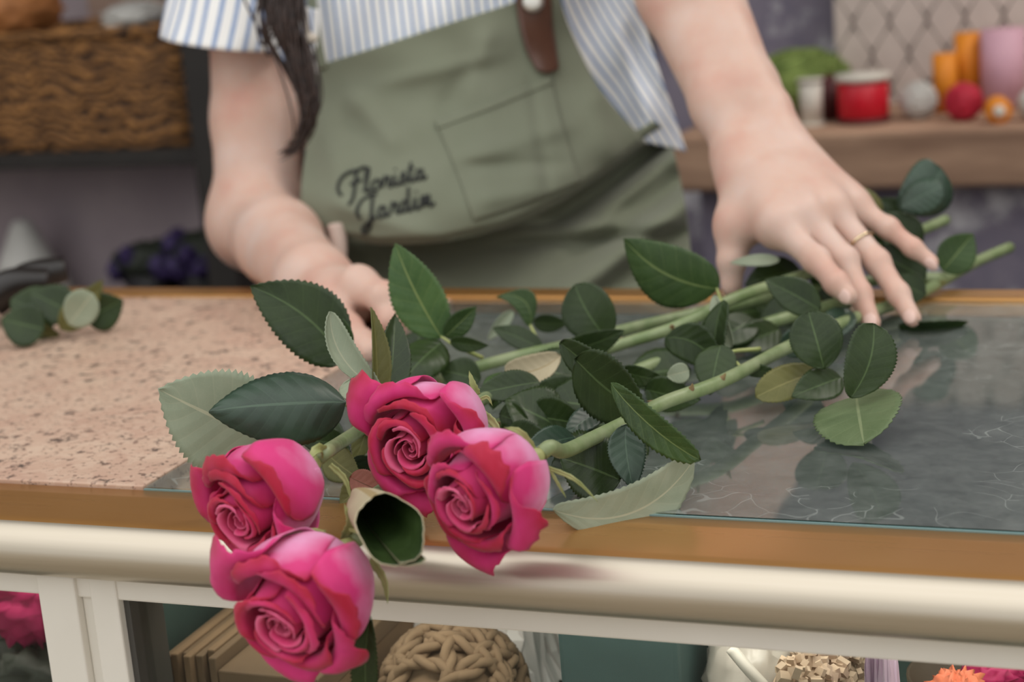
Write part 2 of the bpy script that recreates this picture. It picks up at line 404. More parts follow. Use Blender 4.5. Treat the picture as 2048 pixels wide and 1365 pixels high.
F = grid_faces(60, n, True, True) + [tuple(range(n)), tuple(range(59 * n, 60 * n))[::-1]]
rail = mesh('front_rail', V, F, [MT['gold'], MT['rail_highlight']], case, True, None, [0 if (f[0] % n) < 8 else 1 for f in F])
box('back_rail', (XL, .426, -.03), (XR, .452, .003), MT['gold'], case, .002)
box('frame_bar', (XL, -.045, -.0445), (XR, -.028, -.032), MT['white_frame'], case, .0012)
box('frame_bar', (XL, -.045, -.62), (XR, -.028, -.60), MT['white_frame'], case, .0012)
pt = [PY(u, 1215, -.046)[0] for u in (84, 158, 184, 237)]
box('mullion', (pt[0], -.0475, -.60), (pt[1], -.020, -.0325), MT['white_frame'], case, .001)
box('mullion', (pt[1], -.0425, -.60), (pt[2], -.020, -.0325), MT['white_frame'], case, .001)
box('mullion', (pt[2], -.0462, -.60), (pt[3], -.020, -.0325), MT['white_frame'], case, .001)
box('mullion', (pt[3], -.0415, -.60), (pt[3] + .0035, -.012, -.0445), MT['gasket'], case, .0004)
def pane(lo, hi):
    V, F = box_data(lo, hi, 0); mesh('front_pane', V, F, [MT['glass_pane'], MT['glass_clear']], case, False, None, [0 if max(V[i][1] for i in f) < lo[1] + .0005 else 1 for f in F])
pane((XL, -.034, -.60), (pt[0], -.030, -.0445))
pane((pt[3], -.034, -.60), (XR, -.030, -.0445))
box('back_panel', (XL, .412, -.60), (XR, .425, -.01), MT['case_dark'], case, 0)
box('divider', (pt[0] + .004, -.018, -.60), (pt[0] + .016, .41, -.022), MT['case_dark'], case, 0)
box('end_panel', (XL - .012, -.045, FZ), (XL, .45, -.034), MT['white_frame'], case, 0)
box('end_panel', (XR, -.045, FZ), (XR + .012, .45, -.034), MT['white_frame'], case, 0)
SHZ = -.176
box('shelf', (XL, -.018, SHZ - .012), (XR, .41, SHZ), MT['case_dark'], case, 0)
box('base', (XL, -.045, FZ), (XR, .45, -.62), MT['white_frame'], case, 0)
slab = mesh('granite_slab', *box_data((XL, .0006, -.02), (XG, .4255, .0008), .0008), MT['granite'], None, False)
tag(slab, 'speckled pink granite slab let into the left of the counter top', 'stone slab')

area('case_fill_light', ((XL + XR) / 2, .012, -.026), ((XL + XR) / 2, .16, -.2), (XR - XL - .1, .015), 1.4, (1, .93, .84))  # added fill light, no known lamp in the case; brightens the goods
# ------------------------------------------------------------ goods inside the case, seen under the rail
def onshelf(u, v, y): return PY(u, v, y)
q = PY(316, 1320, .0); KL = ['leftmost kraft card of the upright row in the case', 'second kraft card from the left of the upright row', 'third kraft card from the left of the upright row', 'middle kraft card of the upright row in the case', 'third kraft card from the right of the upright row', 'second kraft card from the right of the upright row', 'kraft card of the upright row touching the plain kraft box']
for k in range(7):
    x0 = q[0] + .0052 * k; V, F = box_data((x0, .004 * (k % 3), SHZ), (x0 + .0046, .17, q[2] + .0015 * (k % 2) + .0006 * k), .0008)
    tag(mesh('kraft_card', V, F, MT['card'] if k % 2 else MT['kraft'], None, False), KL[k], 'card', 'upright kraft cards in the case')
x0 = q[0] + .0052 * 7 + .001; x1 = PY(632, 1340, .0)[0]; zt_ = PY(385, 1336, .0)[2]
kb = thing('kraft_box', ((x0 + x1) / 2, .07, SHZ), 'plain kraft box behind the glass under the front rose', 'box')
box('box_body', (x0, .0, SHZ), (x1, .15, zt_ - .004), MT['card'], kb, .001); box('lid', (x0 - .0008, -.0008, zt_ - .012), (x1 + .0008, .1508, zt_), MT['kraft'], kb, .001)
q2 = PY(262, 1262, .05)
tag(mesh('brown_board', *box_data((q2[0], .20, SHZ), (q2[0] + .07, .39, SHZ + .105), .002), MT['plank'], None, False), 'brown wooden board standing behind the kraft cards', 'board')
# jute rope ball
c = PY(905, 1350, .062); c[2] = SHZ + .041
ball = thing('rope_ball', (c[0], c[1], SHZ), 'ball of thick brown jute rope inside the display case', 'rope ball')
blob('core', c, .034, MT['jute'], ball, amp=.04)
rs = np.random.RandomState(4)
for k in range(26):
    ax = nrm(rs.normal(size=3)); a_ = nrm(np.cross(ax, [.3, .5, .8])); b_ = np.cross(ax, a_)
    off = rs.uniform(-.018, .018); R = math.sqrt(max((.0385) ** 2 - off ** 2, 1e-6)); ph = rs.rand() * 6.28
    path = [c + ax * off + R * (math.cos(q) * a_ + math.sin(q) * b_) for q in np.linspace(ph, ph + 3.6, 40)]
    # two twisted strands make one rope turn
    vs = []
    for s in (0, PI):
        pp = [p + .0022 * (math.cos(s + i * .8) * ax + math.sin(s + i * .8) * nrm(p - c)) for i, p in enumerate(path)]
        V, F, _ = tube_data(pp, .0028, 6); vs.append((V, F))
    V, F = merge(vs); mesh('rope_turn', V, F, MT['jute'], ball)
# crumpled cellophane
def crumple(name, lo, hi, mat, label, cat, seed=0, n=34):
    rs = np.random.RandomState(seed); lo = np.asarray(lo, float); hi = np.asarray(hi, float); V = []
    K = [(rs.normal(size=2) * 16, rs.rand() * 6.3) for _ in range(14)]
    for i in range(n):
        for j in range(n):
            s, t = i / (n - 1), j / (n - 1)
            h = sum(abs(math.sin(q[0] * s + q[1] * t + p)) for q, p in K) / 14
            env = min(1, 3.5 * min(s, 1 - s, t, 1 - t) + .08)
            V.append(lo + (hi - lo) * [s + .04 * rs.randn() / 3, t + .04 * rs.randn() / 3, min(1, env * h * 1.5)])
    o = mesh(name, V, grid_faces(n, n, True), MT[mat], None, False); solid(o, .0006); return tag(o, label, cat)
p0 = PY(690, 1300, .16); p1 = PY(1130, 1300, .16)
crumple('crumpled_cellophane', (p0[0], .112, SHZ + .001), (p1[0], .24, SHZ + .155), 'cello', 'crumpled clear cellophane heaped behind the rope ball', 'cellophane', 3)
p0 = PY(1100, 1300, .03); p1 = PY(1372, 1300, .03)
tag(mesh('teal_box', *box_data((p0[0] + .004, .03, SHZ), (p1[0] - .004, .108, SHZ + .113), .003), MT['teal'], None, False), 'dark teal box standing right of the rope ball in the case', 'box')
p0 = PY(1372, 1320, .03); p1 = PY(1560, 1320, .03)
bag = thing('plastic_bag', ((p0[0] + p1[0]) / 2, .065, SHZ), 'crinkled clear plastic bag beside the wood chips in the case', 'bag')
blob('bag_body', ((p0[0] + p1[0]) / 2, .066, SHZ + .055), ((p1[0] - p0[0]) / 2, .032, .055), MT['bag'], bag, amp=.16, freq=90, seed=2)
q0, q1 = PY(1465, 1290, .03), PY(1535, 1370, .03)
tube('bag_seal', [q0 + [0, -.004, 0], (q0 + q1) / 2 + [0, -.006, .001], q1 + [0, -.004, 0]], .003, MT['white'], bag, 6, 12)
# wood chips
rs = np.random.RandomState(9); vs = []
p0 = PY(1545, 1320, .05); p1 = PY(1722, 1320, .05)
for k in range(2400):
    q = np.array([rs.uniform(p0[0], p1[0]), rs.uniform(.0, .16), 0]); e = 1 - abs((q[0] - p0[0]) / (p1[0] - p0[0]) * 2 - 1) ** 4
    q[2] = SHZ + .003 + rs.uniform(.2, 1) * .098 * e
    V, F = box_data(q - rs.uniform(.0006, .0032, 3), q + rs.uniform(.0006, .0032, 3), 0)
    R = np.array(Matrix.Rotation(rs.rand() * 3, 3, nrm(rs.normal(size=3)).tolist())); V = (np.array(V) - q) @ R.T + q
    vs.append((V, F))
V, F = merge(vs); tag(mesh('wood_chips', V, F, MT['chips'], None, False), 'heap of pale wood chips inside the case', 'wood chips', kind='stuff')
p0 = PY(1720, 1320, .02); p1 = PY(1800, 1320, .02)
crumple('lilac_tissue', (p0[0], .0, SHZ), (p1[0], .05, SHZ + .113), 'lilac', 'crumpled lilac tissue paper beside the dark bowl', 'tissue paper', 8, 20)
p0 = PY(1800, 1330, .04); p1 = PY(2090, 1330, .04); cx = (p0[0] + p1[0]) / 2; R = (p1[0] - p0[0]) / 2
lathe('dark_bowl', [(.0, 0), (R * .5, 0), (R * .8, .025), (R, .079), (R * .95, .079), (R * .72, .026), (0, .012)], (cx, .06, SHZ), MT['bowl'])
tag(bpy.data.objects['dark_bowl'], 'dark round bowl holding orange and magenta blooms in the case', 'bowl')
for k, (dx, dy, m) in enumerate([(-.008, -.008, 'coral'), (.006, .022, 'magenta')]):
    tag(blob('dried_bloom', (cx + dx, .06 + dy, SHZ + .067), (.015, .013, .015), MT[m], None, amp=.3, freq=220, seed=k), ['orange dried bloom lying in the dark bowl', 'magenta dried bloom lying in the dark bowl'][k], 'bloom', 'blooms in the dark bowl')
# left pane: magenta bloom behind dark glass
p = PY(20, 1220, .03)
tag(blob('magenta_bouquet', (p[0], .05, SHZ + .088), (.035, .03, .03), MT['magenta'], None, amp=.25, freq=120, seed=5), 'magenta bouquet behind the dark left pane of the case', 'bouquet')
tag(blob('dark_foliage', (p[0], .05, SHZ + .032), (.05, .04, .032), MT['dark_green'], None, amp=.25, freq=90, seed=6), 'dark foliage under the magenta bouquet in the case', 'foliage')

# ------------------------------------------------------------ back of the shop, right
SY = 1.30
pl = PY(1340, 290, SY); pr = PY(2200, 262, SY); zt = PY(1800, 262, SY)[2]; zb = PY(1800, 378, SY)[2]
V, F = box_data((pl[0], SY, zb), (1.5, WY, zt), .006)
shelf = tag(mesh('plank_shelf', V, F, MT['plank'], None, False), 'thick weathered wooden plank shelf on the back wall', 'shelf')
def on_shelf(u, y=1.40): q = PY(u, 250, y); return np.array([q[0], y, zt])
def mpp(y, u=1700): return dep(PY(u, 200, y)) / FPX
tag(mesh('slate_wall_forward', *box_data((pl[0] + .02, SY + .05, FZ), (1.5, WY - .006, zb - .0005), .003), MT['slate'], None, False), 'worn slate-blue wall brought forward under the plank shelf to catch light', 'wall front')  # wall stood forward under the shelf so front light reaches it
k = mpp(1.40)
c = on_shelf(1728, 1.385); r = 50 * k
sp = thing('ribbon_reel', c, 'red ribbon reel with white rims on the plank shelf', 'ribbon reel')
lathe('ribbon', [(0, .006), (r * .92, .006), (r, .008), (r, 82 * k), (r * .92, 84 * k), (0, 84 * k)], c, MT['red'], sp)
lathe('rim', [(0, 84 * k), (r * 1.08, 84 * k), (r * 1.08, 96 * k), (0, 97 * k)], c, MT['white'], sp)
lathe('rim', [(0, 0), (r * 1.05, 0), (r * 1.05, .006), (0, .006)], c, MT['maroon'], sp)
c = on_shelf(1668, 1.43); r = 30 * k
lathe('maroon_reel', [(0, 0), (r, 0), (r, 86 * k), (0, 86 * k)], c, MT['maroon']); tag(bpy.data.objects['maroon_reel'], 'dark maroon ribbon reel between the white and red reels', 'ribbon reel')
c = on_shelf(1624, 1.375); r = 27 * k
sp = thing('white_reel', c, 'tall narrow white ribbon reel left of the red reel', 'ribbon reel')
lathe('ribbon', [(0, .003), (r * .8, .003), (r * .85, 88 * k), (0, 88 * k)], c, MT['white'], sp)
lathe('rim', [(0, 0), (r, 0), (r, .003), (0, .003)], c, MT['white'], sp); lathe('rim', [(0, 88 * k), (r, 88 * k), (r, 92 * k), (0, 92 * k)], c, MT['white'], sp)
# raffia heap: loose strands over a core
c = on_shelf(1605, 1.50); kk = mpp(1.5)
h = thing('raffia_bundle', c, 'loose bundle of green raffia on the plank shelf', 'raffia')
RW, RH = 98 * kk, 62 * kk
blob('core', c + [0, 0, RH * .98], (RW * .85, .06, RH * .95), MT['moss'], h, amp=.1, freq=30)
rs = np.random.RandomState(1); vs = []
for i in range(170):
    a_ = rs.uniform(0, 6.28); e = rs.uniform(-.9, .95); q0 = c + [0, 0, RH]; rr_ = rs.uniform(.86, 1.1)
    pts = []
    for s in np.linspace(0, 1, 9):
        q = a_ + s * 2.4; ee = e + .25 * math.sin(s * 4 + a_); g = math.sqrt(max(0, 1 - min(1, ee * ee)))
        pts.append(q0 + np.array([RW * rr_ * .95 * math.cos(q) * g, .075 * math.sin(q) * g, RH * .98 * max(-.98, min(1, ee * rr_))]))
    V, F, _ = tube_data(catmull(pts, 22), .0026, 5); vs.append((V, F))
V, F = merge(vs); tag(mesh('strands', V, F, MT['moss'], h), kind='stuff')
def yarn(name, c, R, mat, label):
    t = thing(name, c, label, 'yarn ball', 'yarn balls on the plank shelf'); c = np.asarray(c) + [0, 0, R * 1.02]
    blob('core', c, R * .94, MT[mat], t, amp=.02)
    rs = np.random.RandomState(len(label)); vs = []
    for i in range(22):
        ax = nrm(rs.normal(size=3)); a_ = nrm(np.cross(ax, [.2, .6, .7])); b_ = np.cross(ax, a_); off = rs.uniform(-.5, .5) * R; rr = math.sqrt(R * R - off * off) * .985
        V, F, _ = tube_data([c + ax * off + rr * (math.cos(q) * a_ + math.sin(q) * b_) for q in np.linspace(0, 6.2, 30)], R * .06, 5); vs.append((V, F))
    V, F = merge(vs); tag(mesh('yarn_windings', V, F, MT[mat], t), kind='stuff'); return t
yarn('yarn_ball', on_shelf(1838, 1.40), 36 * k, 'gray_white', 'white yarn ball right of the red ribbon reel')
yarn('yarn_ball', on_shelf(1928, 1.37), 36 * k, 'crimson', 'crimson yarn ball in front of the orange reels')
c = on_shelf(1996, 1.345); kk = mpp(1.345, 1990)
t = thing('orange_roll', c, 'small orange ribbon roll lying low under the pink reel', 'ribbon roll')
V, F = lathe_data([(0, -.014), (26 * kk, -.014), (26 * kk, .012), (14 * kk, .014), (0, .014)], c + [0, 0, 26 * kk], (.2, -1, 0), 28); mesh('ribbon', V, F, MT['orange'], t)
V, F = lathe_data([(0, .014), (12 * kk, .014), (12 * kk, .02), (0, .02)], c + [0, 0, 26 * kk], (.2, -1, 0), 20); mesh('roll_core', V, F, MT['white'], t)
kk = mpp(1.47, 1930)
def reel(name, u, y, hw, h0, h1, mat, label):
    q = on_shelf(u, y); kk = mpp(y, u)
    t = thing(name, q, label, 'ribbon reel')
    lathe('ribbon', [(0, h0 * kk), (hw * kk, h0 * kk), (hw * kk, h1 * kk), (0, h1 * kk)], q, MT[mat], t)
    lathe('reel_core', [(0, 0), (hw * .55 * kk, 0), (hw * .55 * kk, h0 * kk), (0, h0 * kk)], q, MT['white'], t); return t
reel('orange_reel', 1938, 1.49, 26, 3, 148, 'orange', 'tall orange ribbon reel behind the crimson yarn ball')
reel('orange_reel', 1892, 1.455, 24, 3, 116, 'orange', 'shorter orange ribbon reel left of the tall orange one')
reel('pink_reel', 2008, 1.47, 44, 3, 158, 'pink', 'wide pale pink ribbon reel at the right of the shelf')
c = on_shelf(2068, 1.36); yarn('yarn_ball', c, 30 * k, 'gray_white', 'white yarn ball beside the orange roll at the shelf end')
# pale diamond lattice standing on the shelf
LYt = 1.56
x0 = PY(1672, 100, LYt)[0]; x1 = 1.45
V, F = box_data((x0, LYt, zt), (x1, LYt + .012, zt + .42), 0)
lat = thing('diamond_lattice', ((x0 + x1) / 2, LYt, zt), 'pale diamond-pattern lattice panel standing behind the reels', 'panel')
mesh('backing', V, F, MT['lattice_dark'], lat, False)
kk = mpp(LYt, 1850); dw, dh = 73 * kk, 132 * kk; vs = []
for i in range(-1, int((x1 - x0) / dw) + 2):
    for j in range(-1, int(.42 / (dh / 2)) + 1):
        cx_ = x0 + (i + (.5 if j % 2 else 0)) * dw; cz_ = zt + .02 + j * dh / 2
        ring = []
        for q in np.linspace(0, 2 * PI, 24, endpoint=False):
            e = 1.75; X = abs(math.cos(q)) ** e * math.copysign(1, math.cos(q)) * dw * .478; Zz = abs(math.sin(q)) ** e * math.copysign(1, math.sin(q)) * dh * .415
            ring.append((cx_ + X, cz_ + Zz))
        ring = [(min(max(x, x0), x1), min(max(z, zt), zt + .42)) for x, z in ring]
        if max(x for x, z in ring) - min(x for x, z in ring) < .004 or max(z for x, z in ring) - min(z for x, z in ring) < .004: continue
        Vr = [(x, LYt - .004, z) for x, z in ring] + [(x, LYt - .0002, z) for x, z in ring]
        vs.append((Vr, [tuple(range(24))[::1]] + [(a_, a_ + 24, (a_ + 1) % 24 + 24, (a_ + 1) % 24) for a_ in range(24)]))
V, F = merge(vs); mesh('diamond_tiles', V, F, MT['lattice'], lat, False)

# ------------------------------------------------------------ back of the shop, left
LY = 1.25
zs = PY(200, 305, LY)[2]; zs2 = PY(200, 336, LY)[2]
xp0, xp1 = PY(372, 200, LY)[0], PY(432, 200, LY)[0]
unit = thing('shelving_unit', (-1.2, 1.4, FZ), 'dark wooden shelving unit against the left back wall', 'shelves')
box('shelf_board', (-2.2, LY + .002, zs2), (xp0, WY - .006, zs), MT['dark_wood'], unit, .002)
box('upright', (xp0, LY, FZ), (xp1, LY + .05, 1.2), MT['dark_wood'], unit, .002)
box('shelf_board', (-2.2, LY + .02, .72), (xp1, WY, .75), MT['dark_wood'], unit, .002)  # upper board added out of view to shade the left side
zl = PY(200, 640, LY)[2]
box('shelf_board', (-2.2, LY, zl - .03), (xp0, WY - .006, zl), MT['dark_wood'], unit, .002)
box('back_board', (-2.2, WY - .005, zs), (xp1, WY, 1.2), MT['lilac_wall'], unit, 0)
box('added_forward_lower_board', (-2.2, LY + .17, FZ), (xp0, LY + .18, zs2), MT['lilac_wall'], unit, 0)  # added board, set forward of the wall to catch front light
# basket
bx0, bx1 = PY(-120, 200, LY)[0], PY(352, 200, LY)[0]; bz = PY(200, 68, LY)[2]
bk = thing('wicker_basket', ((bx0 + bx1) / 2, LY + .13, zs), 'brown wicker basket on the dark shelf at left', 'basket')
V = []; n = 64; lev = 16
for i in range(lev):
    s = i / (lev - 1)
    for j in range(n):
        q = 2 * PI * j / n; e = .35
        X = abs(math.cos(q)) ** e * math.copysign(1, math.cos(q)); Yy = abs(math.sin(q)) ** e * math.copysign(1, math.sin(q))
        w = 1 + .012 * math.sin(j * PI + i * PI); fl = .95 + .05 * s
        V.append(((bx0 + bx1) / 2 + X * (bx1 - bx0) / 2 * fl * w, LY + .14 + Yy * .12 * fl * w, zs + s * (bz - zs)))
F = grid_faces(lev, n, False, True) + [tuple(range(n))[::-1]]
solid(mesh('basket_body', V, F, MT['wicker'], bk), .01)
ring = []
for j in range(n):
    q = 2 * PI * j / n; ring.append(((bx0 + bx1) / 2 + abs(math.cos(q)) ** .35 * math.copysign(1, math.cos(q)) * (bx1 - bx0) / 2, LY + .14 + abs(math.sin(q)) ** .35 * math.copysign(1, math.sin(q)) * .12, bz))
V, F, _ = tube_data(ring + ring[:1], .008, 8); mesh('basket_rim', V, F, MT['wicker'], bk)
p = PY(268, 52, LY + .06)
tag(blob('white_cloth_bundle', (p[0], LY + .07, bz + .016), (.045, .05, .02), MT['gray_white'], None, amp=.12, freq=30), 'white cloth bundle on top of the wicker basket', 'cloth')
p = PY(22, 30, LY + .08)
tag(blob('orange_paper_bundle', (p[0] - .015, LY + .10, bz + .035), (.07, .07, .045), MT['terracotta'], None, amp=.15, freq=30, seed=3), 'orange paper bundle in the basket top at far left', 'paper')
p0, p1 = PY(95, 20, LY + .2), PY(330, 20, LY + .2)
tag(mesh('blush_box', *box_data((p0[0], LY + .30, zs), (p1[0] + .08, LY + .345, bz + .2), .004), MT['blush'], None, False), 'pale blush box standing behind the wicker basket', 'box')
p = PY(285, 22, LY + .2)
tag(blob('maroon_bundle', (p[0] + .015, LY + .27, bz + .05), (.035, .012, .022), MT['maroon'], None, amp=.2, freq=40, seed=2), 'dark maroon ribbon bundle behind the white cloth', 'ribbon')
# white cone vase, dark pot and purple flowers on the lower shelf
p = PY(62, 575, LY + .1); pz = PY(58, 440, LY + .1)[2]; kk = mpp(LY + .1, 60)
lathe('white_cone_vase', [(0, zl - zl), (92 * kk, 0), (86 * kk, .02), (20 * kk, pz - zl - .004), (12 * kk, pz - zl), (0, pz - zl)], (p[0], LY + .1, zl), MT['gray_white'])
tag(bpy.data.objects['white_cone_vase'], 'white cone-shaped vase on the lower shelf at left', 'vase')
def purple(u, v, y, R, label, seed):
    p = PY(u, v, y); t = thing('purple_flower_pot', (p[0], y, zl), label, 'potted flower', 'purple flowers on the lower shelf')
    hh = p[2] - zl; lathe('pot', [(0, 0), (R * .55, 0), (R * .75, hh * .62), (0, hh * .62)], (p[0], y, zl), MT['pot'], t)
    blob('foliage', (p[0], y, zl + hh * .8), (R, R * .8, hh * .32), MT['dark_green'], t, amp=.25, freq=60, seed=seed)
    rs = np.random.RandomState(seed)
    for k in range(9):
        d = nrm(rs.normal(size=3) * [1, .6, .6] - [0, .7, 0]); blob('bloom', np.array([p[0], y, zl + hh * .8]) + d * [R, R * .8, hh * .3], .014, MT['purple'], t, amp=.5, freq=190, seed=k, n=12, m=18)
purple(300, 500, LY + .09, .055, 'purple flowers in a dark pot left of the arm', 1)
purple(405, 480, LY + .09, .06, 'purple flowers in a dark pot beside the elbow', 2)


# ------------------------------------------------------------ leaves
def leaf(name, parent, b, t, w, mats, tilt=0, fold=.12, curl=.1, roll=.0, bend=0., nl=44, nw=13, serr=1., full=.5, stalk=None, tipsh=1.0):
    """b = (u, v, height over the counter); t = (u, v, depth step from the base) or (u, v, None, height)"""
    B = P(*b) if len(b) == 3 else PD(b[0], b[1], b[3])
    T = PD(t[0], t[1], dep(B) + t[2]) if len(t) == 3 else P(t[0], t[1], t[3])
    ax = T - B; L = np.linalg.norm(ax); ah = ax / L; mid = (B + T) / 2
    n0 = CAM - mid; n0 = nrm(n0 - ah * n0.dot(ah)); s0 = np.cross(ah, n0); th = math.radians(tilt)
    n = n0 * math.cos(th) + s0 * math.sin(th); sd = np.cross(n, ah)
    HW = w * dep(mid) / FPX / max(math.cos(th), .35) / 2
    V, uv = [], []
    pk = full ** .62 * (1 - full) ** (.92 * tipsh)
    f0 = .62 / (.62 + .92 * tipsh); pk = f0 ** .62 * (1 - f0) ** (.92 * tipsh)
    rs = np.random.RandomState(int(abs(b[0] * 7 + b[1])) % 9999); ph = rs.rand() * 6
    for i in range(nl):
        s = i / (nl - 1); hw = HW * max(s, 0) ** .62 * max(1 - s, 0) ** (.92 * tipsh) / pk + HW * .012
        tooth = (1 if i % 2 else -1) * .035 * serr * (1 if .06 < s < .985 else 0)
        for j in range(nw):
            x = 2 * j / (nw - 1) - 1; ed = abs(x)
            h = hw * (1 + (tooth if ed > .99 else 0)); s2 = s + (.008 * serr * (1 if i % 2 else 0) if ed > .99 else 0)
            if abs(roll) > 1e-3: X = h * math.sin(roll * x) / roll; N = h * (1 - math.cos(roll * x)) / roll
            else: X = h * x; N = 0
            N += fold * ed * hw - curl * L * ((2 * s - 1) ** 2 - 1) * .5
            N += .03 * HW * math.sin(2 * PI * (s * 7 - ed * 1.6) + ph) * ed * (1 - s * .4) * min(1, 4 * s) * .5
            N += .03 * HW * math.sin(7 * s + ph + 2 * x)
            V.append(B + ah * (L * s2) + sd * (X + bend * L * 4 * s * (1 - s)) + n * N); uv.append((j / (nw - 1), s))
    F = grid_faces(nl, nw)
    fm = F[(nl // 2) * (nw - 1) + nw // 2]; fn = np.cross(np.array(V[fm[1]]) - V[fm[0]], np.array(V[fm[2]]) - V[fm[1]])
    if fn.dot(n) < 0: F = [f[::-1] for f in F]
    zmin = min(v[2] for v in V)
    o = mesh(name, V, F, [MT[m] for m in mats], parent, True, uv); solid(o, .0005, -1, 1)
    if stalk is not None:
        q = [P(*k) if len(k) == 3 else PD(k[0], k[1], k[3]) for k in stalk] + [B + ah * L * .02]
        tube('leaf_stalk', q, [.0013, .0008], MT['stem_yellow'], o, 7, 14)
    return o

# ------------------------------------------------------------ roses
def petal(parent, frame, th, prof, phw, R, mat, spiral=.06, tip=.10, rnd=.18, lip=0., seed=0, n=26, m=25, wave=.02, dip=0):
    rs = np.random.RandomState(seed); C0, A, U, Vv = frame
    pr = catmull(prof, 60); a1, a2, a3 = rs.rand(3) * 6.28; V, uv = [], []
    sk = rs.uniform(-.25, .25)
    for i in range(n):
        s = i / (n - 1)
        for j in range(m):
            t = 2 * j / (m - 1) - 1; at = abs(t - sk * .25 * s)
            top = 1 - tip * at ** 1.1 - rnd * at ** 3 + .026 * math.sin(9 * t + a1) + .016 * math.sin(23 * t + a2)
            k = s * min(top, 1.0) * 59; k0 = min(int(k), 58); f = k - k0
            r, z = pr[k0] * (1 - f) + pr[k0 + 1] * f
            ss = s * top
            wd = phw * (.42 + .58 * min(1, (s / .55)) ** .7) * (1 - .10 * max(0, s - .8) / .2)
            q = th + t * wd
            r = r * (1 + spiral * t) + wave * R * s ** 2 * math.sin(3.2 * t + a3) + lip * R * s ** 3 * at ** 3
            z = z - dip * R * s ** 3 * at ** 2.5 + wave * .6 * R * s ** 2 * math.sin(4.1 * t + a2)
            V.append(C0 + A * z + r * (math.cos(q) * U + math.sin(q) * Vv)); uv.append((j / (m - 1), ss))
    o = mesh('petal', V, grid_faces(n, m, True), mat, parent, True, uv); solid(o, .0004, 0)
    return o
def rose_head(t, C0, A, R, seed, spin=0, opened=1.0):
    """C0 = base of the bloom, A = axis to the opening"""
    rs = np.random.RandomState(seed); ref = nrm(np.cross(A, [.1, .2, 1.])); U = nrm(np.cross(A, ref)); Vv = np.cross(A, U)
    fr = (C0, A, U, Vv); H = R * 1.72; th = spin; N = 21
    for k in range(N):
        f = k / (N - 1); g = rs.uniform(.7, 1.3); op = rs.uniform(-.04, .06) * f; big = k >= N - 6 and k % 2 == 0; g = 1.9 if big else g
        rm = .11 + .84 * f ** .9; rt = rm * (.50 + .46 * f ** .8 + op)
        h = .90 + .09 * math.sin(PI * min(1, f * 1.1)) - .10 * f ** 2 + rs.uniform(-.035, .035) * f
        lp = (.02 + .30 * f ** 1.6 * opened * g) if f > .2 else 0
        pr = [(R * .09, 0), (R * rm * .70, H * .15), (R * rm, H * .46), (R * (rm * .4 + rt * .6), H * h * .80), (R * rt, H * h * .96)]
        pr += [(R * (rt + lp * .45), H * h), (R * (rt + lp), H * h - (.62 if big else .35) * lp * R)] if lp else [(R * rt * .9, H * h)]
        mt = MT['petal_core'] if f < .36 else (MT['petal_in'] if f < .62 else MT['petal_out'])
        petal(t, fr, th, pr, 1.75 - .92 * f ** .7, R, mt, .32 * (1 - f) + .05, .03 + .15 * f + (.10 if big else 0), .10 + .06 * f, .05 * f, seed=seed * 100 + k, wave=.008 + .045 * f, dip=.16 * f * f)
        th += 2.399 + rs.uniform(-.22, .22)
    # receptacle under the petals
    V, F = lathe_data([(0, -R * .30), (R * .10, -R * .26), (R * .17, -R * .12), (R * .16, R * .02), (R * .08, R * .06)], C0, A, 20)
    mesh('receptacle', V, F, MT['sepal'], t)
def sepal(t, pts, w, twist=.3):
    q = catmull(pts, 16); V, uv = [], []; T = np.gradient(q, axis=0)
    for i in range(16):
        s = i / 15; a_ = nrm(T[i]); n = CAM - q[i]; n = nrm(n - a_ * n.dot(a_)); sd = np.cross(n, a_); sd = sd * math.cos(twist) + n * math.sin(twist)
        h = w * (s + .08) ** .35 * (1 - s) ** .8 * (1 + (.18 if i % 3 == 0 else 0))
        for x in (-1, -.5, 0, .5, 1): V.append(q[i] + sd * h * x + n * abs(x) * h * .35); uv.append((x / 2 + .5, s))
    o = mesh('sepal', V, grid_faces(16, 5), [MT['sepal'], MT['leaf_under']], t, True, uv); solid(o, .0005); return o
def stem(t, pts, r0=.0034, r1=.0040, mat='stem', thorns=(), n=60):
    q = catmull(pts, n); o = tube('stem', q, [r0, r1], MT[mat], t, 12)
    rs = np.random.RandomState(len(pts) + int(abs(q[0][0]) * 1e4) % 97)
    for f in thorns:
        i = int(f * (n - 2)); d = nrm(q[i + 1] - q[i]); up = nrm(np.cross(d, rs.normal(size=3))); up = nrm(up + [0, 0, .4]); up = nrm(up - d * up.dot(d)); b = q[i] + up * r0 * .8
        V, F, _ = tube_data(catmull([b, b + up * .0028 + d * -.0004, b + up * .0052 - d * .0016], 7), [.0019, .0009, .0001], 7)
        mesh('thorn', V, F, MT['thorn'], o)
    return o
def camdir(x, y, z): return nrm(M @ np.array([x, y, -z]))
RS = {}
def rose(key, c, d, axis, Rpx, label, seed, spin, path, thorns=(), mat='stem', opened=1.0):
    Cc = PD(c[0], c[1], d); R = Rpx * d / FPX; A = camdir(*axis); C0 = Cc - A * R * .80
    t = thing('rose', Cc, label, 'rose', 'pink roses with long stems')
    rose_head(t, C0, A, R, seed, spin, opened)
    b = C0 - A * R * .28
    pts = [b, b - A * R * .22] + path
    stem(t, pts, thorns=thorns, mat=mat)
    RS[key] = (t, C0, A, R); return t
d1 = dep(P(530, 1010, .031)); d2 = dep(P(850, 900, .034)); d3 = dep(P(985, 1010, .031)); d4 = .735
rose('top', (868, 864), d2 - .005, (-.45, .30, .84), 130, 'pink rose highest in the bunch, its open face turned to the front', 21, .4,
     [P(985, 790, .016), P(1060, 752, .016), P(1240, 690, .02), P(1350, 655, .026), P(1462, 600, .034), P(1600, 553, .034), P(1700, 520, .03), P(1840, 462, .03), P(1892, 440, .032)], (.3, .42, .5, .62, .7))
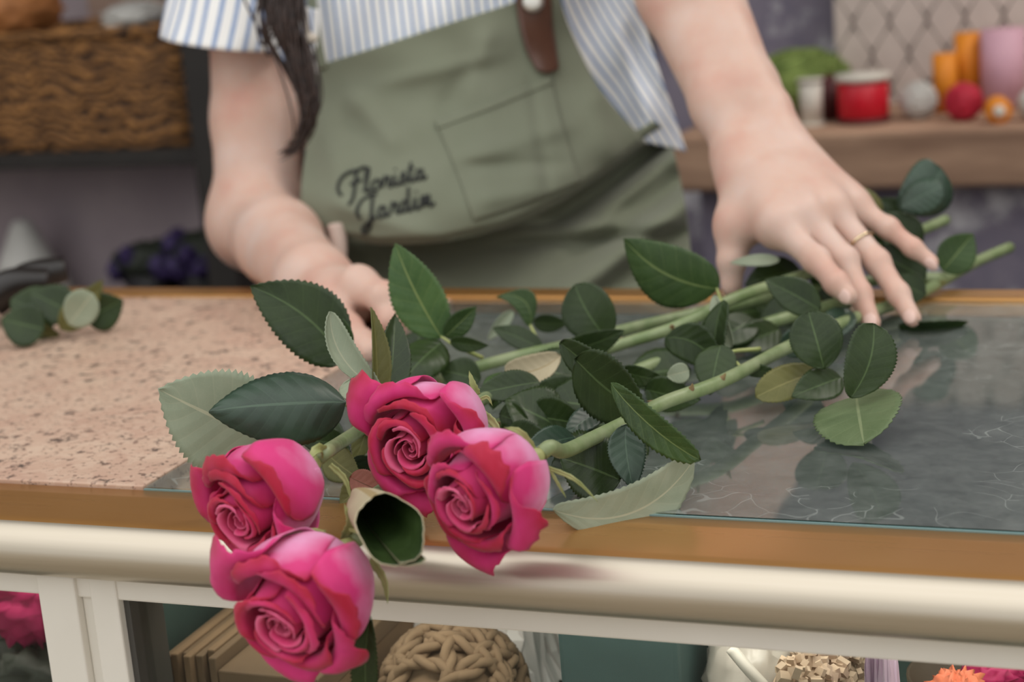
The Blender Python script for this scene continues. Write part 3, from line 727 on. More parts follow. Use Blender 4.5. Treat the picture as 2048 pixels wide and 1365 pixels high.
rose('left', (545, 988), d1, (-.58, .46, .67), 131, 'pink rose at the left end of the bunch, beside the granite', 33, 1.3,
     [P(690, 880, .022), P(760, 835, .015), P(860, 770, .012), P(930, 742, .012), P(1040, 712, .014), P(1140, 690, .016), P(1250, 660, .018), P(1420, 622, .02), P(1600, 585, .018), P(1760, 560, .016), P(1890, 556, .014)], (.35, .5, .58, .7))
rose('right', (992, 966), d3, (-.66, .38, .64), 130, 'pink rose at the right of the bunch, lying on the gold rail', 47, 2.2,
     [P(1128, 903, .034), P(1180, 880, .028), P(1270, 836, .024), P(1330, 805, .024), P(1430, 769, .024), P(1500, 735, .022), P(1580, 693, .02), P(1700, 640, .014), P(1830, 592, .010), P(1945, 528, .01), P(2020, 495, .012)], (.16, .33, .36, .42, .47, .52))
rose('front', (626, 1182), d4, (-.44, .52, .73), 149, 'pink rose in front, hanging over the edge of the rail', 58, .9,
     [P(742, 1000, .016), P(800, 960, .010), P(900, 890, .008), P(1000, 850, .008), P(1180, 780, .010), P(1330, 720, .012), P(1480, 664, .014), P(1560, 640, .016), P(1700, 600, .016)], (.4, .5, .6))

# ------------------------------------------------------------ the leaves of the four roses, and dark ones added in shaded gaps
D, TE, MI, BR, UN, TA, OL, RE = 'leaf_dark', 'leaf_teal', 'leaf_mid', 'leaf_bright', 'leaf_under', 'leaf_tan', 'leaf_olive', 'leaf_red'
LV = [
 # rose, base, tip, width px, materials, options
 ('left', (548, 892, .030), (318, 779, -.01), 208, (UN, D), dict(tilt=-12, curl=.03, fold=.06, serr=1.2)),
 ('left', (692, 806, .055), (418, 824, -.02), 160, (TE, UN), dict(tilt=18, curl=.16, fold=-.10, roll=-.7, serr=.4, stalk=[(720, 830, .03)])),
 ('left', (690, 722, .045), (502, 573, -.005), 142, (D, UN), dict(tilt=8, curl=.05, bend=-.08, stalk=[(730, 770, .03)])),
 ('left', (757, 778, .045), (660, 625, .005), 62, (UN, D), dict(tilt=25, roll=1.1, curl=-.1, bend=.14, tipsh=.7)),
 ('left', (700, 700, .05), (662, 622, .0), 42, (MI, UN), dict(roll=.8)),
 ('left', (752, 812, .035), (743, 616, .0), 42, (OL, D), dict(roll=1.0, tilt=40)),
 ('left', (770, 830, .03), (790, 630, .03), 70, (D, UN), dict(roll=.5, tilt=20)),
 ('left', (735, 800, .03), (708, 925, -.005), 58, (OL, UN), dict(tilt=20, curl=.1, bend=.1)),
 ('left', (700, 760, .06), (735, 812, -.01), 70, (UN, D), dict(roll=.8, curl=.1)),
 ('top', (884, 677, .035), (791, 488, .0), 104, (BR, UN), dict(tilt=-10, curl=.04, bend=.03, fold=.2, stalk=[(965, 716, .02), (915, 694, .03)])),
 ('top', (889, 674, .036), (952, 614, .0), 46, (MI, UN), dict(tilt=15, fold=.2)),
 ('top', (900, 684, .034), (976, 692, -.01), 30, (D, UN), dict(tilt=20, fold=.2)),
 ('top', (884, 684, .034), (800, 770, -.03), 92, (D, UN), dict(tilt=20, curl=.15, roll=-.6)),
 ('top', (840, 660, .034), (832, 800, -.03), 95, (D, UN), dict(tilt=25, curl=.1)),
 ('left', (1062, 652, .022), (994, 594, .0), 48, (MI, UN), dict(bend=-.32, tilt=10, stalk=[(1080, 690, .015)])),
 ('left', (1026, 622, .024), (976, 680, .0), 26, (UN, MI), dict(roll=.6)),
 ('left', (1066, 645, .022), (1134, 648, .0), 36, (D, UN), dict(tilt=15)),
 ('left', (1085, 698, .014), (986, 656, .005), 44, (D, D), dict(tilt=20)),
 ('left', (1216, 680, .022), (1150, 570, .0), 104, (D, UN), dict(tilt=6, bend=.06, tipsh=.62, serr=.7)),
 ('left', (1118, 712, .02), (1248, 662, -.01), 56, (D, UN), dict(tilt=20, fold=.2)),
 ('front', (1120, 686, .055), (1285, 800, -.03), 66, (D, UN), dict(tilt=30, fold=.22, curl=.06, serr=1.3)),
 ('front', (1150, 720, .05), (1300, 840, -.02), 120, (D, D), dict(tilt=35, curl=.08)),
 ('front', (1222, 766, .055), (1398, 920, -.035), 62, (MI, UN), dict(tilt=25, fold=.2, curl=.06, serr=1.6, tipsh=.55, bend=-.04)),
 ('top', (1120, 712, .030), (1010, 748, -.005), 62, (TA, OL), dict(tilt=15, roll=.5, tipsh=.5, bend=.12, curl=.1)),
 ('top', (1080, 765, .026), (950, 790, -.01), 62, (D, UN), dict(tilt=20, curl=.1)),
 ('top', (1010, 745, .026), (985, 818, -.02), 60, (MI, D), dict(tilt=20, curl=.1)),
 ('right', (1330, 676, .03), (1450, 760, -.02), 78, (D, UN), dict(tilt=20, bend=.20, curl=.15)),
 ('right', (1238, 742, .024), (1334, 762, -.01), 40, (D, UN), dict(tilt=25)),
 ('right', (1335, 752, .026), (1378, 742, .0), 40, (UN, MI), dict(tilt=10, tipsh=.5)),
 ('right', (1437, 578, .045), (1248, 478, -.005), 126, (MI, UN), dict(tilt=-8, bend=.10, curl=.10, roll=-.4, serr=.5, stalk=[(1445, 612, .035)])),
 ('right', (1428, 590, .05), (1462, 695, -.01), 34, (UN, D), dict(tilt=30, roll=.6, tipsh=.5)),
 ('right', (1448, 600, .05), (1440, 765, -.01), 50, (D, UN), dict(tilt=45, bend=-.08)),
 ('right', (1442, 690, .035), (1420, 790, -.01), 80, (D, D), dict(tilt=20)),
 ('right', (1252, 850, .035), (1268, 980, -.01), 74, (TE, UN), dict(tilt=-20, curl=.06, bend=-.06, serr=1.2)),
 ('right', (1105, 1020, .010), (1388, 918, None, .022), 110, (UN, MI), dict(tilt=12, bend=-.20, curl=-.04, fold=.1, tipsh=.55, serr=.7)),
 ('right', (1150, 875, .014), (1050, 900, -.02), 62, (TE, UN), dict(tilt=20, curl=.08)),
 ('right', (1200, 820, .018), (1130, 872, -.02), 50, (TE, UN), dict(tilt=20, curl=.08)),
 ('right', (1275, 812, .024), (1268, 880, -.01), 40, (D, UN), dict(tilt=20)),
 ('right', (1240, 960, .006), (1120, 915, .0), 130, (D, D), dict(tilt=10)),
 ('front', (1085, 790, .02), (1083, 850, -.005), 24, (TE, UN), dict(tipsh=.5)),
 ('front', (1020, 800, .014), (1120, 860, -.03), 90, (D, D), dict(tilt=15)),  # dark leaves added here stand in for shade under the bunch
 ('front', (1130, 770, .014), (1200, 880, -.04), 110, (D, D), dict(tilt=15)),
 ('front', (1060, 830, .012), (1180, 850, -.02), 90, (D, D), dict(tilt=10)),
 ('front', (1290, 780, .014), (1400, 800, -.02), 70, (D, D), dict(tilt=10)),
 ('front', (1000, 830, .014), (1060, 850, -.01), 70, (D, D), dict(tilt=10)),
 # right end of the bunch
 ('front', (1648, 738, .022), (1617, 624, .005), 104, (D, UN), dict(tilt=6, tipsh=.6, serr=.5)),
 ('front', (1702, 796, .018), (1748, 648, .0), 98, (D, UN), dict(tilt=10, tipsh=.5, bend=-.08, fold=.2)),
 ('front', (1640, 742, .016), (1512, 794, -.02), 70, (OL, D), dict(tilt=18, curl=.1, tipsh=.6)),
 ('front', (1684, 756, .014), (1584, 794, -.015), 70, (D, UN), dict(tilt=18, curl=.1)),
 ('front', (1714, 790, .012), (1728, 888, None, .004), 172, ('leaf_sage', D), dict(tilt=10, tipsh=.6, fold=.12, serr=1.0)),
 ('front', (1480, 734, .02), (1560, 747, -.01), 28, (D, UN), dict(tilt=20, stalk=[(1520, 698, .022), (1460, 706, .024)])),
 ('front', (1560, 700, .014), (1640, 660, .0), 60, (TE, D), dict(tilt=20)),
 ('top', (1510, 640, .02), (1420, 690, -.02), 70, (D, D), dict(tilt=20)),
 ('top', (1640, 600, .02), (1520, 640, -.02), 80, (D, D), dict(tilt=20)),
 ('top', (1640, 620, .03), (1530, 560, .0), 70, (D, D), dict(tilt=15)),
 ('top', (1560, 520, .045), (1460, 526, -.0), 24, (UN, D), dict(tilt=20)),
 ('top', (1600, 540, .03), (1490, 570, -.01), 70, (D, UN), dict(tilt=20)),
 ('left', (1700, 620, .02), (1640, 690, -.02), 60, (TE, UN), dict(tilt=20)),
 ('left', (1797, 653, .003), (1935, 645, None, .003), 34, (D, D), dict(tilt=66)),
 # beyond the hand
 ('top', (1800, 420, .055), (1882, 336, .0), 112, (TE, UN), dict(tilt=12, roll=-.6, curl=.12, bend=-.12, tipsh=.4)),
 ('top', (1800, 416, .06), (1885, 372, -.01), 70, (TE, UN), dict(tilt=-20, roll=-.6, curl=.1, tipsh=.5)),
 ('top', (1762, 440, .05), (1680, 372, .0), 66, (OL, UN), dict(tilt=10, curl=.1, roll=-.5)),
 ('top', (1830, 440, .045), (1757, 398, .0), 44, (D, UN), dict(tilt=10)),
 ('top', (1840, 500, .03), (1750, 430, .0), 84, (D, UN), dict(tilt=15)),
 ('top', (1850, 560, .018), (1745, 500, .0), 90, (D, D), dict(tilt=15)),
 ('right', (1884, 542, .02), (1946, 468, .0), 76, (MI, UN), dict(tilt=10, fold=.2)),
 ('right', (1850, 590, .012), (1780, 560, .0), 60, (D, D), dict(tilt=15)),
 ('left', (1820, 520, .02), (1720, 440, .0), 90, (D, D), dict(tilt=15)),
 ('left', (1700, 480, .03), (1760, 420, .0), 80, (D, D), dict(tilt=10)),
 ('front', (1500, 600, .014), (1600, 650, -.03), 80, (D, D), dict(tilt=15)),
 ('front', (1720, 590, .012), (1620, 560, .0), 90, (D, D), dict(tilt=15)),
 ('right', (1560, 660, .012), (1460, 700, -.02), 70, (D, D), dict(tilt=15)),
 ('front', (1180, 800, .008), (1050, 790, -.01), 90, (D, D), dict(tilt=10)),  # low leaves added from here on, darkening the shaded gaps
 ('front', (1010, 870, .008), (1120, 900, -.02), 80, (D, D), dict(tilt=10)),
 ('right', (1290, 870, .008), (1180, 930, -.02), 100, (D, D), dict(tilt=10)),
 ('top', (1150, 740, .012), (1040, 780, -.02), 70, (D, D), dict(tilt=10)),
 ('top', (960, 760, .012), (880, 740, .0), 70, (D, D), dict(tilt=10)),
 ('left', (830, 730, .012), (740, 760, -.01), 80, (D, D), dict(tilt=10)),
 ('left', (690, 890, .008), (600, 880, -.01), 60, (D, D), dict(tilt=10)),
 ('left', (740, 960, .006), (680, 1010, -.01), 60, (OL, D), dict(tilt=10)),
 ('right', (1240, 830, .006), (1090, 800, -.0), 120, (D, D), dict(tilt=40)),
 ('right', (1300, 860, .005), (1150, 850, -.0), 120, (D, D), dict(tilt=45)),
 ('front', (1120, 860, .005), (1010, 800, .0), 110, (D, D), dict(tilt=40)),
 ('top', (1180, 770, .008), (1040, 730, .0), 100, (D, D), dict(tilt=40)),
 ('top', (1380, 740, .008), (1250, 760, .0), 90, (D, D), dict(tilt=40)),
 ('right', (1220, 920, .004), (1100, 950, .0), 120, (D, D), dict(tilt=50)),
 ('left', (1540, 620, .008), (1400, 650, .0), 80, (D, D), dict(tilt=45)),
 ('left', (760, 740, .008), (880, 720, .0), 90, (D, D), dict(tilt=40)),
 ('left', (700, 920, .006), (790, 1000, .0), 80, (D, D), dict(tilt=40)),
 # around the front rose
 ('left', (700, 955, .012), (778, 990, -.01), 56, (RE, OL), dict(tilt=10)),
 ('left', (650, 905, .012), (720, 960, -.02), 70, (OL, D), dict(tilt=15)),
 ('left', (640, 860, .012), (700, 905, -.02), 70, (D, UN), dict(tilt=15)),
 ('front', (738, 1230, .75, .742), (733, 1412, .012), 52, (D, UN), dict(tilt=25, serr=2.2, fold=.25, tipsh=.5)),
]
for k_, b_, t_, w_, m_, o_ in LV:
    leaf('leaf', RS[k_][0], b_, t_, w_, m_, **o_)
# a leaf rolled into a tube beside the front rose, its open end towards the street
p0, p1 = PD(714, 992, .782), PD(782, 1056, .716); ax_ = nrm(p1 - p0); L_ = np.linalg.norm(p1 - p0)
up_ = np.array([0, 0, 1.]) + .25 * (M @ [-1, 0, 0]); up_ = nrm(up_ - ax_ * up_.dot(ax_)); sd_ = np.cross(ax_, up_); V, uv = [], []
for i in range(36):
    s_ = i / 35
    for j in range(41):
        x_ = 2 * j / 40 - 1; f_ = x_ * 3.55; end = 1 - .22 * math.cos(f_) + .10 * abs(x_) ** 3 + .018 * (j % 2) * (s_ > .98)
        rad = .0006 + .0118 * s_ ** .45 + .0011 * x_ * s_ + .0006 * math.sin(5 * f_ + 3 * s_)
        V.append(p0 + ax_ * L_ * s_ * end + rad * (math.cos(f_) * up_ * .92 + math.sin(f_) * sd_ * 1.08)); uv.append((j / 40, s_))
F = grid_faces(36, 41); a_, b_, c_ = [np.array(V[k]) for k in F[720][:3]]
if np.cross(b_ - a_, c_ - b_).dot(a_ - (p0 + p1) / 2) < 0: F = [f[::-1] for f in F]
o = mesh('leaf', V, F, [MT[TA], MT[D]], RS['front'][0], True, uv); solid(o, .0005, -1, 1)
def sep(key, pts, w, tw=.3):
    t, C0, A, R = RS[key]; d0 = dep(C0)
    sepal(t, [PD(u, v, d0 + dd) for u, v, dd in pts], w * d0 / FPX, tw)
sep('front', [(690, 1075, .01), (700, 1045, .0), (688, 1008, -.004)], 18); sep('front', [(700, 1060, .0), (715, 1065, -.01), (738, 1078, -.012)], 7)
sep('front', [(650, 1068, .0), (600, 1066, -.01), (542, 1086, -.016)], 16); sep('front', [(742, 1120, .0), (768, 1160, -.006), (776, 1208, -.01)], 16, .6)
sep('left', [(650, 905, .004), (634, 900, -.008), (612, 926, -.016)], 22); sep('left', [(660, 930, .0), (690, 960, .0), (702, 1000, .0)], 12)
sep('top', [(955, 790, .006), (946, 770, .004), (938, 742, .004)], 15); sep('top', [(970, 830, -.005), (990, 850, -.012), (1004, 878, -.014)], 15)
sep('top', [(960, 800, .0), (975, 795, .0), (985, 812, .0)], 8)
sep('right', [(1070, 905, .004), (1040, 866, -.006), (1008, 856, -.01)], 16); sep('right', [(1096, 936, .0), (1150, 960, -.002), (1196, 1004, -.004)], 9)
sep('right', [(1100, 940, .0), (1120, 975, .0), (1132, 996, .0)], 6)
def drop(u, v, h, r):
    c = P(u, v, h); blob('water_drop', c, r, MT['white'], RS['front'][0], amp=.0, n=10, m=14)
drop(1757, 716, .020, .0022); drop(1731, 742, .020, .0025)

# ------------------------------------------------------------ the florist: one body grown from a distance field
class Field:
    def __init__(s, lo, hi, h):
        s.lo = np.asarray(lo, float); s.h = h; s.n = np.ceil((np.asarray(hi) - s.lo) / h).astype(int) + 1
        s.a = np.full(s.n, .05, np.float32)
    def new(s):
        f = Field.__new__(Field); f.lo, f.h, f.n = s.lo, s.h, s.n; f.a = np.full(s.n, .05, np.float32); return f
    def block(s, lo, hi):
        i = np.clip(((np.asarray(lo) - s.lo) / s.h).astype(int), 0, s.n); j = np.clip(((np.asarray(hi) - s.lo) / s.h).astype(int) + 2, 0, s.n)
        sl = tuple(slice(x, y) for x, y in zip(i, j))
        g = np.meshgrid(*[s.lo[k] + s.h * np.arange(i[k], j[k]) for k in range(3)], indexing='ij')
        return sl, np.stack(g, -1).astype(np.float32)
    def put(s, sl, d, k):
        a = s.a[sl]
        if k <= 0: s.a[sl] = np.minimum(a, d); return
        q = np.clip(.5 + .5 * (a - d) / k, 0, 1); s.a[sl] = a * (1 - q) + d * q - k * q * (1 - q)
    def cap(s, p, q, r0, r1, k=.004):
        p, q = np.asarray(p, float), np.asarray(q, float); m = max(r0, r1) + k + .012
        sl, g = s.block(np.minimum(p, q) - m, np.maximum(p, q) + m)
        if 0 in g.shape: return
        ax = q - p; t = np.clip(((g - p) @ ax) / max(ax.dot(ax), 1e-9), 0, 1)
        d = np.linalg.norm(g - p - t[..., None] * ax, axis=-1) - (r0 + (r1 - r0) * t); s.put(sl, d.astype(np.float32), k)
    def ell(s, c, axes, rad, k=.004):
        rad = np.asarray(rad, float); m = rad.max() + k + .012; c = np.asarray(c, float)
        sl, g = s.block(c - m, c + m)
        if 0 in g.shape: return
        q = (g - c) @ np.asarray(axes, float).T; k0 = np.linalg.norm(q / rad, axis=-1); k1 = np.linalg.norm(q / rad ** 2, axis=-1) + 1e-9
        s.put(sl, (k0 * (k0 - 1) / k1).astype(np.float32), k)
    def join(s, o, k):
        s.put((slice(None),) * 3, o.a, k)
    def net(s):
        a = s.a; ins = a < 0; n = a.shape
        corners = [(x, y, z) for x in (0, 1) for y in (0, 1) for z in (0, 1)]
        sub = lambda A, o: A[o[0]:n[0] - 1 + o[0], o[1]:n[1] - 1 + o[1], o[2]:n[2] - 1 + o[2]]
        cnt = sum(sub(ins, o).astype(int) for o in corners); act = (cnt > 0) & (cnt < 8)
        idx = np.full(act.shape, -1); cells = np.argwhere(act); idx[act] = np.arange(len(cells))
        val = np.stack([sub(a, o)[act] for o in corners], 1); ps = np.zeros((len(cells), 3)); w = np.zeros(len(cells))
        for i in range(8):
            for j in range(i + 1, 8):
                if sum(abs(np.array(corners[i]) - corners[j])) != 1: continue
                m = (val[:, i] < 0) != (val[:, j] < 0); t = np.where(m, val[:, i] / np.where(m, val[:, i] - val[:, j], 1), 0)
                ps[m] += (np.array(corners[i]) + t[:, None] * (np.array(corners[j]) - np.array(corners[i])))[m]; w[m] += 1
        V = s.lo + s.h * (cells + ps / w[:, None]); F = []
        for ax in range(3):
            b, c = (ax + 1) % 3, (ax + 2) % 3
            A = ins; B = np.roll(ins, -1, ax); ch = A != B; sl = [slice(1, -1)] * 3; sl[ax] = slice(0, n[ax] - 1)
            e = np.argwhere(ch[tuple(sl)]); off = np.ones(3, int); off[ax] = 0; e = e + off
            def at(db, dc):
                q = e.copy(); q[:, b] -= db; q[:, c] -= dc; return idx[q[:, 0], q[:, 1], q[:, 2]]
            Q = np.stack([at(1, 1), at(0, 1), at(0, 0), at(1, 0)], 1); fl = ~A[e[:, 0], e[:, 1], e[:, 2]]
            Q[fl] = Q[fl][:, ::-1]; F.append(Q)
        return V, np.concatenate(F)
def smooth(V, F, it=3, lam=.5):
    F = np.asarray(F); V = V.copy()
    E = np.concatenate([F[:, [i, (i + 1) % 4]] for i in range(4)])
    for _ in range(it):
        acc = np.zeros_like(V); c = np.zeros(len(V)); np.add.at(acc, E[:, 0], V[E[:, 1]]); np.add.at(c, E[:, 0], 1); np.add.at(acc, E[:, 1], V[E[:, 0]]); np.add.at(c, E[:, 1], 1)
        V += lam * (acc / c[:, None] - V)
    return V
XC, YC, ZC = M @ [1, 0, 0], M @ [0, 1, 0], M @ [0, 0, 1]
person = thing('person', (-.25, .58, FZ), 'person in striped shirt and green apron holding rose stems on the counter', 'person')
parts = []
# --- arm and hand at the right of the photo, fingers spread over the stems
J = lambda *a: [PD(*x) for x in a]
wr, el, shr = PD(1515, 298, 1.205), PD(1310, -175, 1.33), PD(1215, -560, 1.50)
A = Field(np.min([shr, PD(1450, 560, 1.0), PD(1850, 600, 1.05), el], 0) - .06, np.max([shr, el, PD(1900, 500, 1.2), PD(1450, 100, 1.4)], 0) + .06, .0019)
side = nrm(XC * .86 - YC * .5)            # across the forearm in the picture
palm = A.new()
palm.cap(shr, el, .052, .040, .01)
mid = el + (wr - el) * .35
palm.cap(el, mid, .039, .037, .02)
for sgn in (-1, 1):
    palm.cap(mid + side * sgn * .010, el + (wr - el) * .80 + side * sgn * .011, .027, .0195, .012); palm.cap(el + (wr - el) * .8 + side * sgn * .011, wr + side * sgn * .012, .0195, .0165, .012)
ulna = wr + side * .021 + (el - wr) * .10 - ZC * .006; palm.ell(ulna, np.eye(3), (.011, .011, .010), .012)
MC = J((1556, 452, 1.135), (1610, 432, 1.138), (1664, 420, 1.148), (1708, 416, 1.165))
for i, (q, r) in enumerate(zip(MC, (.0120, .0122, .0116, .0108))):
    palm.cap(wr + side * (-.016 + .011 * i), q, .0150, r, .012)
    palm.ell(q - ZC * .0035 - YC * .002, np.eye(3), (.0078, .0078, .0075), .006)
for a_, b_ in ((0, 1), (1, 2), (2, 3)): palm.cap((MC[a_] + wr) / 2, (MC[b_] * .9 + wr * .1), .0125, .0105, .012)
cmc, tm, ti, tt = J((1484, 352, 1.190), (1471, 448, 1.163), (1463, 522, 1.160), (1463, 572, 1.160))
palm.cap(wr - side * .014, cmc, .016, .0145, .01); palm.cap(cmc, tm, .0145, .0112, .012)
palm.cap(cmc * .5 + wr * .5, MC[0], .0135, .0105, .016); palm.cap(tm, MC[0] * .55 + wr * .45, .0085, .010, .018); palm.cap(tm * .6 + ti * .4, MC[0] * .8 + wr * .2, .0055, .0085, .014)
fingers = [
    (J((1632, 520, 1.108), (1672, 566, 1.090), (1697, 592, 1.083)), (.0098, .0083, .0073, .0060), MC[0]),
    (J((1690, 520, 1.118), (1719, 588, 1.106), (1743, 646, 1.094)), (.0098, .0082, .0072, .0060), MC[1]),
    (J((1754, 524, 1.126), (1796, 588, 1.112), (1825, 637, 1.099)), (.0094, .0079, .0069, .0058), MC[2]),
    (J((1776, 456, 1.150), (1825, 496, 1.143), (1864, 525, 1.138)), (.0084, .0068, .0059, .0050), MC[3]),
]
A.a = palm.a.copy(); nails = []
def grow(A, palm, root, js, rs_, k=.009):
    f = palm.new(); pts = [root] + js
    for i in range(len(js)):
        f.cap(pts[i], pts[i + 1], rs_[i], rs_[i + 1], .003)
        if 0 < i: f.ell(pts[i] - ZC * .001, np.eye(3), (rs_[i] * 1.06,) * 3, .004)
    f.join(palm, k); A.join(f, .0012)
for js, rs_, root in fingers: grow(A, palm, root, js, rs_)
grow(A, palm, tm, [ti, tt], (.0112, .0090, .0072), .008)
V, F = A.net(); parts.append((smooth(V, F, 3), F)); ringj = (MC[2], fingers[2][0][0])
# --- arm and hand at the left of the photo, gripping the stems behind the leaves
le, lw, ls = PD(518, 440, 1.45), PD(628, 562, 1.265), PD(500, -320, 1.50)
B = Field(np.min([ls, PD(430, 400, 1.4), PD(700, 740, 1.10), PD(820, 600, 1.1)], 0) - .05, np.max([ls, PD(840, 560, 1.25), le], 0) + .06, .0021)
palm = B.new()
palm.cap(ls, PD(508, 40, 1.475), .050, .0370, .01); palm.cap(PD(508, 40, 1.475), PD(514, 240, 1.46), .0370, .0365, .01); palm.cap(PD(514, 240, 1.46), le, .0365, .0350, .01)
palm.ell(le + XC * -.004 + YC * .004, np.eye(3), (.035, .035, .035), .02)
lm = le + (lw - le) * .4; palm.cap(le, lm, .0345, .0325, .02); palm.cap(lm, lw, .0325, .0245, .012)
kn = PD(716, 574, 1.20)
palm.cap(lw, PD(672, 606, 1.222), .0245, .0215, .012); palm.cap(PD(672, 606, 1.222), kn, .0215, .0150, .012); palm.cap(lw, PD(720, 610, 1.245), .021, .015, .012)
B.a = palm.a.copy()
grow(B, palm, PD(655, 622, 1.200), J((690, 662, 1.172), (720, 688, 1.155), (738, 702, 1.142)), (.0150, .0120, .0100, .0080), .010)   # thumb
grow(B, palm, kn, J((768, 596, 1.180), (782, 640, 1.172), (764, 672, 1.175)), (.0135, .0105, .0090, .0072), .006)
for i in range(3):
    z_ = .016 * (i + 1); grow(B, palm, PD(722, 590 + 6 * i, 1.215 + z_), J((780, 612 + 8 * i, 1.195 + z_), (790, 650 + 4 * i, 1.19 + z_), (766, 672, 1.19 + z_)), (.0115, .0095, .0085, .007), .006)
V, F = B.net(); parts.append((smooth(V, F, 3), F))
# --- trunk, neck, head and legs
T = Field((-.75, .35, FZ - .01), (.25, 1.0, .85), .008)
pel, che = PD(960, 760, 1.57), PD(905, 60, 1.535)
up = np.array([0, 0, 1.]); lat = nrm(XC * [1, 1, 0]); fw = np.cross(lat, up)
T.ell(pel, (lat, fw, up), (.165, .095, .13), .03); T.ell((pel + che) / 2, (lat, fw, up), (.135, .085, .16), .05); T.ell(che, (lat, fw, up), (.15, .085, .17), .05)
T.cap(shr + lat * -.03, ls + lat * .03, .05, .05, .05)
nk = (shr + ls) / 2 + up * .06; hd = nk + up * .14 - fw * .0 - ZC * .05
T.cap((shr + ls) / 2, nk + up * .04 - ZC * .02, .055, .05, .04); T.ell(hd, (lat, fw, up), (.073, .092, .112), .02)
fdir = -nrm(ZC * [1, 1, 0]); T.ell(hd + fdir * .092 - up * .02, np.eye(3), (.014, .014, .02), .012)
for s in (-1, 1): T.ell(hd + lat * s * .074 - up * .01, np.eye(3), (.012, .018, .028), .006); T.cap(hd + fdir * .078 + lat * s * .0, hd + fdir * .08 - up * .055 + lat * s * .018, .012, .010, .01)
for s in (-1, 1):
    h0 = pel + lat * s * .085 - up * .05; k0 = np.array([h0[0], h0[1] - .02, -.52]); a0 = np.array([h0[0], h0[1], FZ + .08])
    T.cap(h0, k0, .085, .058, .03); T.cap(k0, a0, .056, .036, .02); T.cap(a0, a0 + fdir * .13 - up * .045, .038, .03, .02)
V, F = T.net(); parts.append((smooth(V, F, 2), F))
V, F = merge([(v, f.tolist()) for v, f in parts]); body = mesh('body', V, F, MT['skin'], person)
for p, q, r in [(fingers[0][0][1], fingers[0][0][2], .0060), (fingers[1][0][1], fingers[1][0][2], .0060), (fingers[2][0][1], fingers[2][0][2], .0058), (fingers[3][0][1], fingers[3][0][2], .0050)]:
    a_ = nrm(q - p); n_ = -ZC * .9 - up * .55; n_ = nrm(n_ - a_ * n_.dot(a_)); s_ = np.cross(a_, n_); c_ = q + n_ * r * .80 + a_ * .0005
    V, F = blob_data((0, 0, 0), 1, amp=0, n=10, m=16); V = np.array(V) * [.0056, .0043 * r / .006, .0016]
    mesh('fingernail', c_ + V[:, :1] * a_ + V[:, 1:2] * s_ + V[:, 2:] * n_, F, MT['nail'], person)
c_ = ringj[0] + (ringj[1] - ringj[0]) * .64; a_ = nrm(ringj[1] - ringj[0]); e1 = nrm(np.cross(a_, up)); e2 = np.cross(a_, e1)
V, F, _ = tube_data([c_ + .0090 * (math.cos(q) * e1 + math.sin(q) * e2) for q in np.linspace(0, 2 * PI, 40)], .0011, 8); mesh('ring', V, F, MT['gold_ring'], person)
V, F = blob_data(hd + up * .02 - fdir * .02, (.092, .105, .115), amp=.03, freq=12); mesh('hair', V, F, MT['hair'], person)
for s in (-1, 1):
    h0 = pel + lat * s * .085; tube('trouser_leg', [h0 + up * .02, np.array([h0[0], h0[1] - .02, -.52]), np.array([h0[0], h0[1], FZ + .06])], [.098, .072, .06], MT['apron_dark'], person, 20, 16)

# --- clothing
def coons(top, bot, lef, rig, nu, nv):
    t, b, l, r = catmull(top, nu), catmull(bot, nu), catmull(lef, nv), catmull(rig, nv); G = np.zeros((nv, nu, 2))
    u = np.linspace(0, 1, nu)[None, :, None]; v = np.linspace(0, 1, nv)[:, None, None]
    G = (1 - v) * t[None] + v * b[None] + (1 - u) * l[:, None] + u * r[:, None] - ((1 - u) * (1 - v) * t[0] + u * (1 - v) * t[-1] + (1 - u) * v * b[0] + u * v * b[-1])
    return G
FOLD = np.array([(560, 425), (600, 446), (660, 472), (760, 489), (880, 484), (1000, 458), (1100, 416), (1200, 352), (1290, 283), (1420, 180)], float)
def yfold(u): return np.interp(u, FOLD[:, 0], FOLD[:, 1])
def sst(a, b, x): t = np.clip((x - a) / (b - a), 0, 1); return t * t * (3 - 2 * t)
def ridge(u, v, a, b, w, h):
    a, b = np.array(a, float), np.array(b, float); d = b - a; L = np.hypot(*d); t = ((u - a[0]) * d[0] + (v - a[1]) * d[1]) / L ** 2; n = ((u - a[0]) * d[1] - (v - a[1]) * d[0]) / L
    return h * np.exp(-(n / w) ** 2) * sst(-.15, .2, t) * (1 - sst(.8, 1.15, t))
def dbib(u, v):
    d = 1.392 + .055 * ((u - 900) / 330.) ** 2 - .044 * sst(-330, -30, v - yfold(u)) + .012 * sst(-16, 0, v - yfold(u))
    d = d + .0012 * np.sin(u / 23. + v / 31.) * np.sin(v / 37. - u / 61.) + .0010 * np.sin(u / 47. - v / 19.)
    for a, b, w, h in (((700, 190), (800, 300), 22, .0035), ((760, 170), (1000, 110), 16, .002), ((880, 230), (960, 120), 24, -.003), ((980, 60), (930, 200), 20, .0025), ((640, 200), (690, 420), 30, .004),
                       ((900, 330), (1150, 250), 20, .0025), ((920, 330), (1130, 330), 16, -.003), ((1180, 180), (1230, 330), 26, .004), ((1060, 150), (1100, 400), 14, -.0018), ((960, 400), (1130, 380), 18, .0025), ((650, 400), (860, 470), 20, .003)):
        d = d + ridge(u, v, a, b, w, -h * 1.6)
    return d
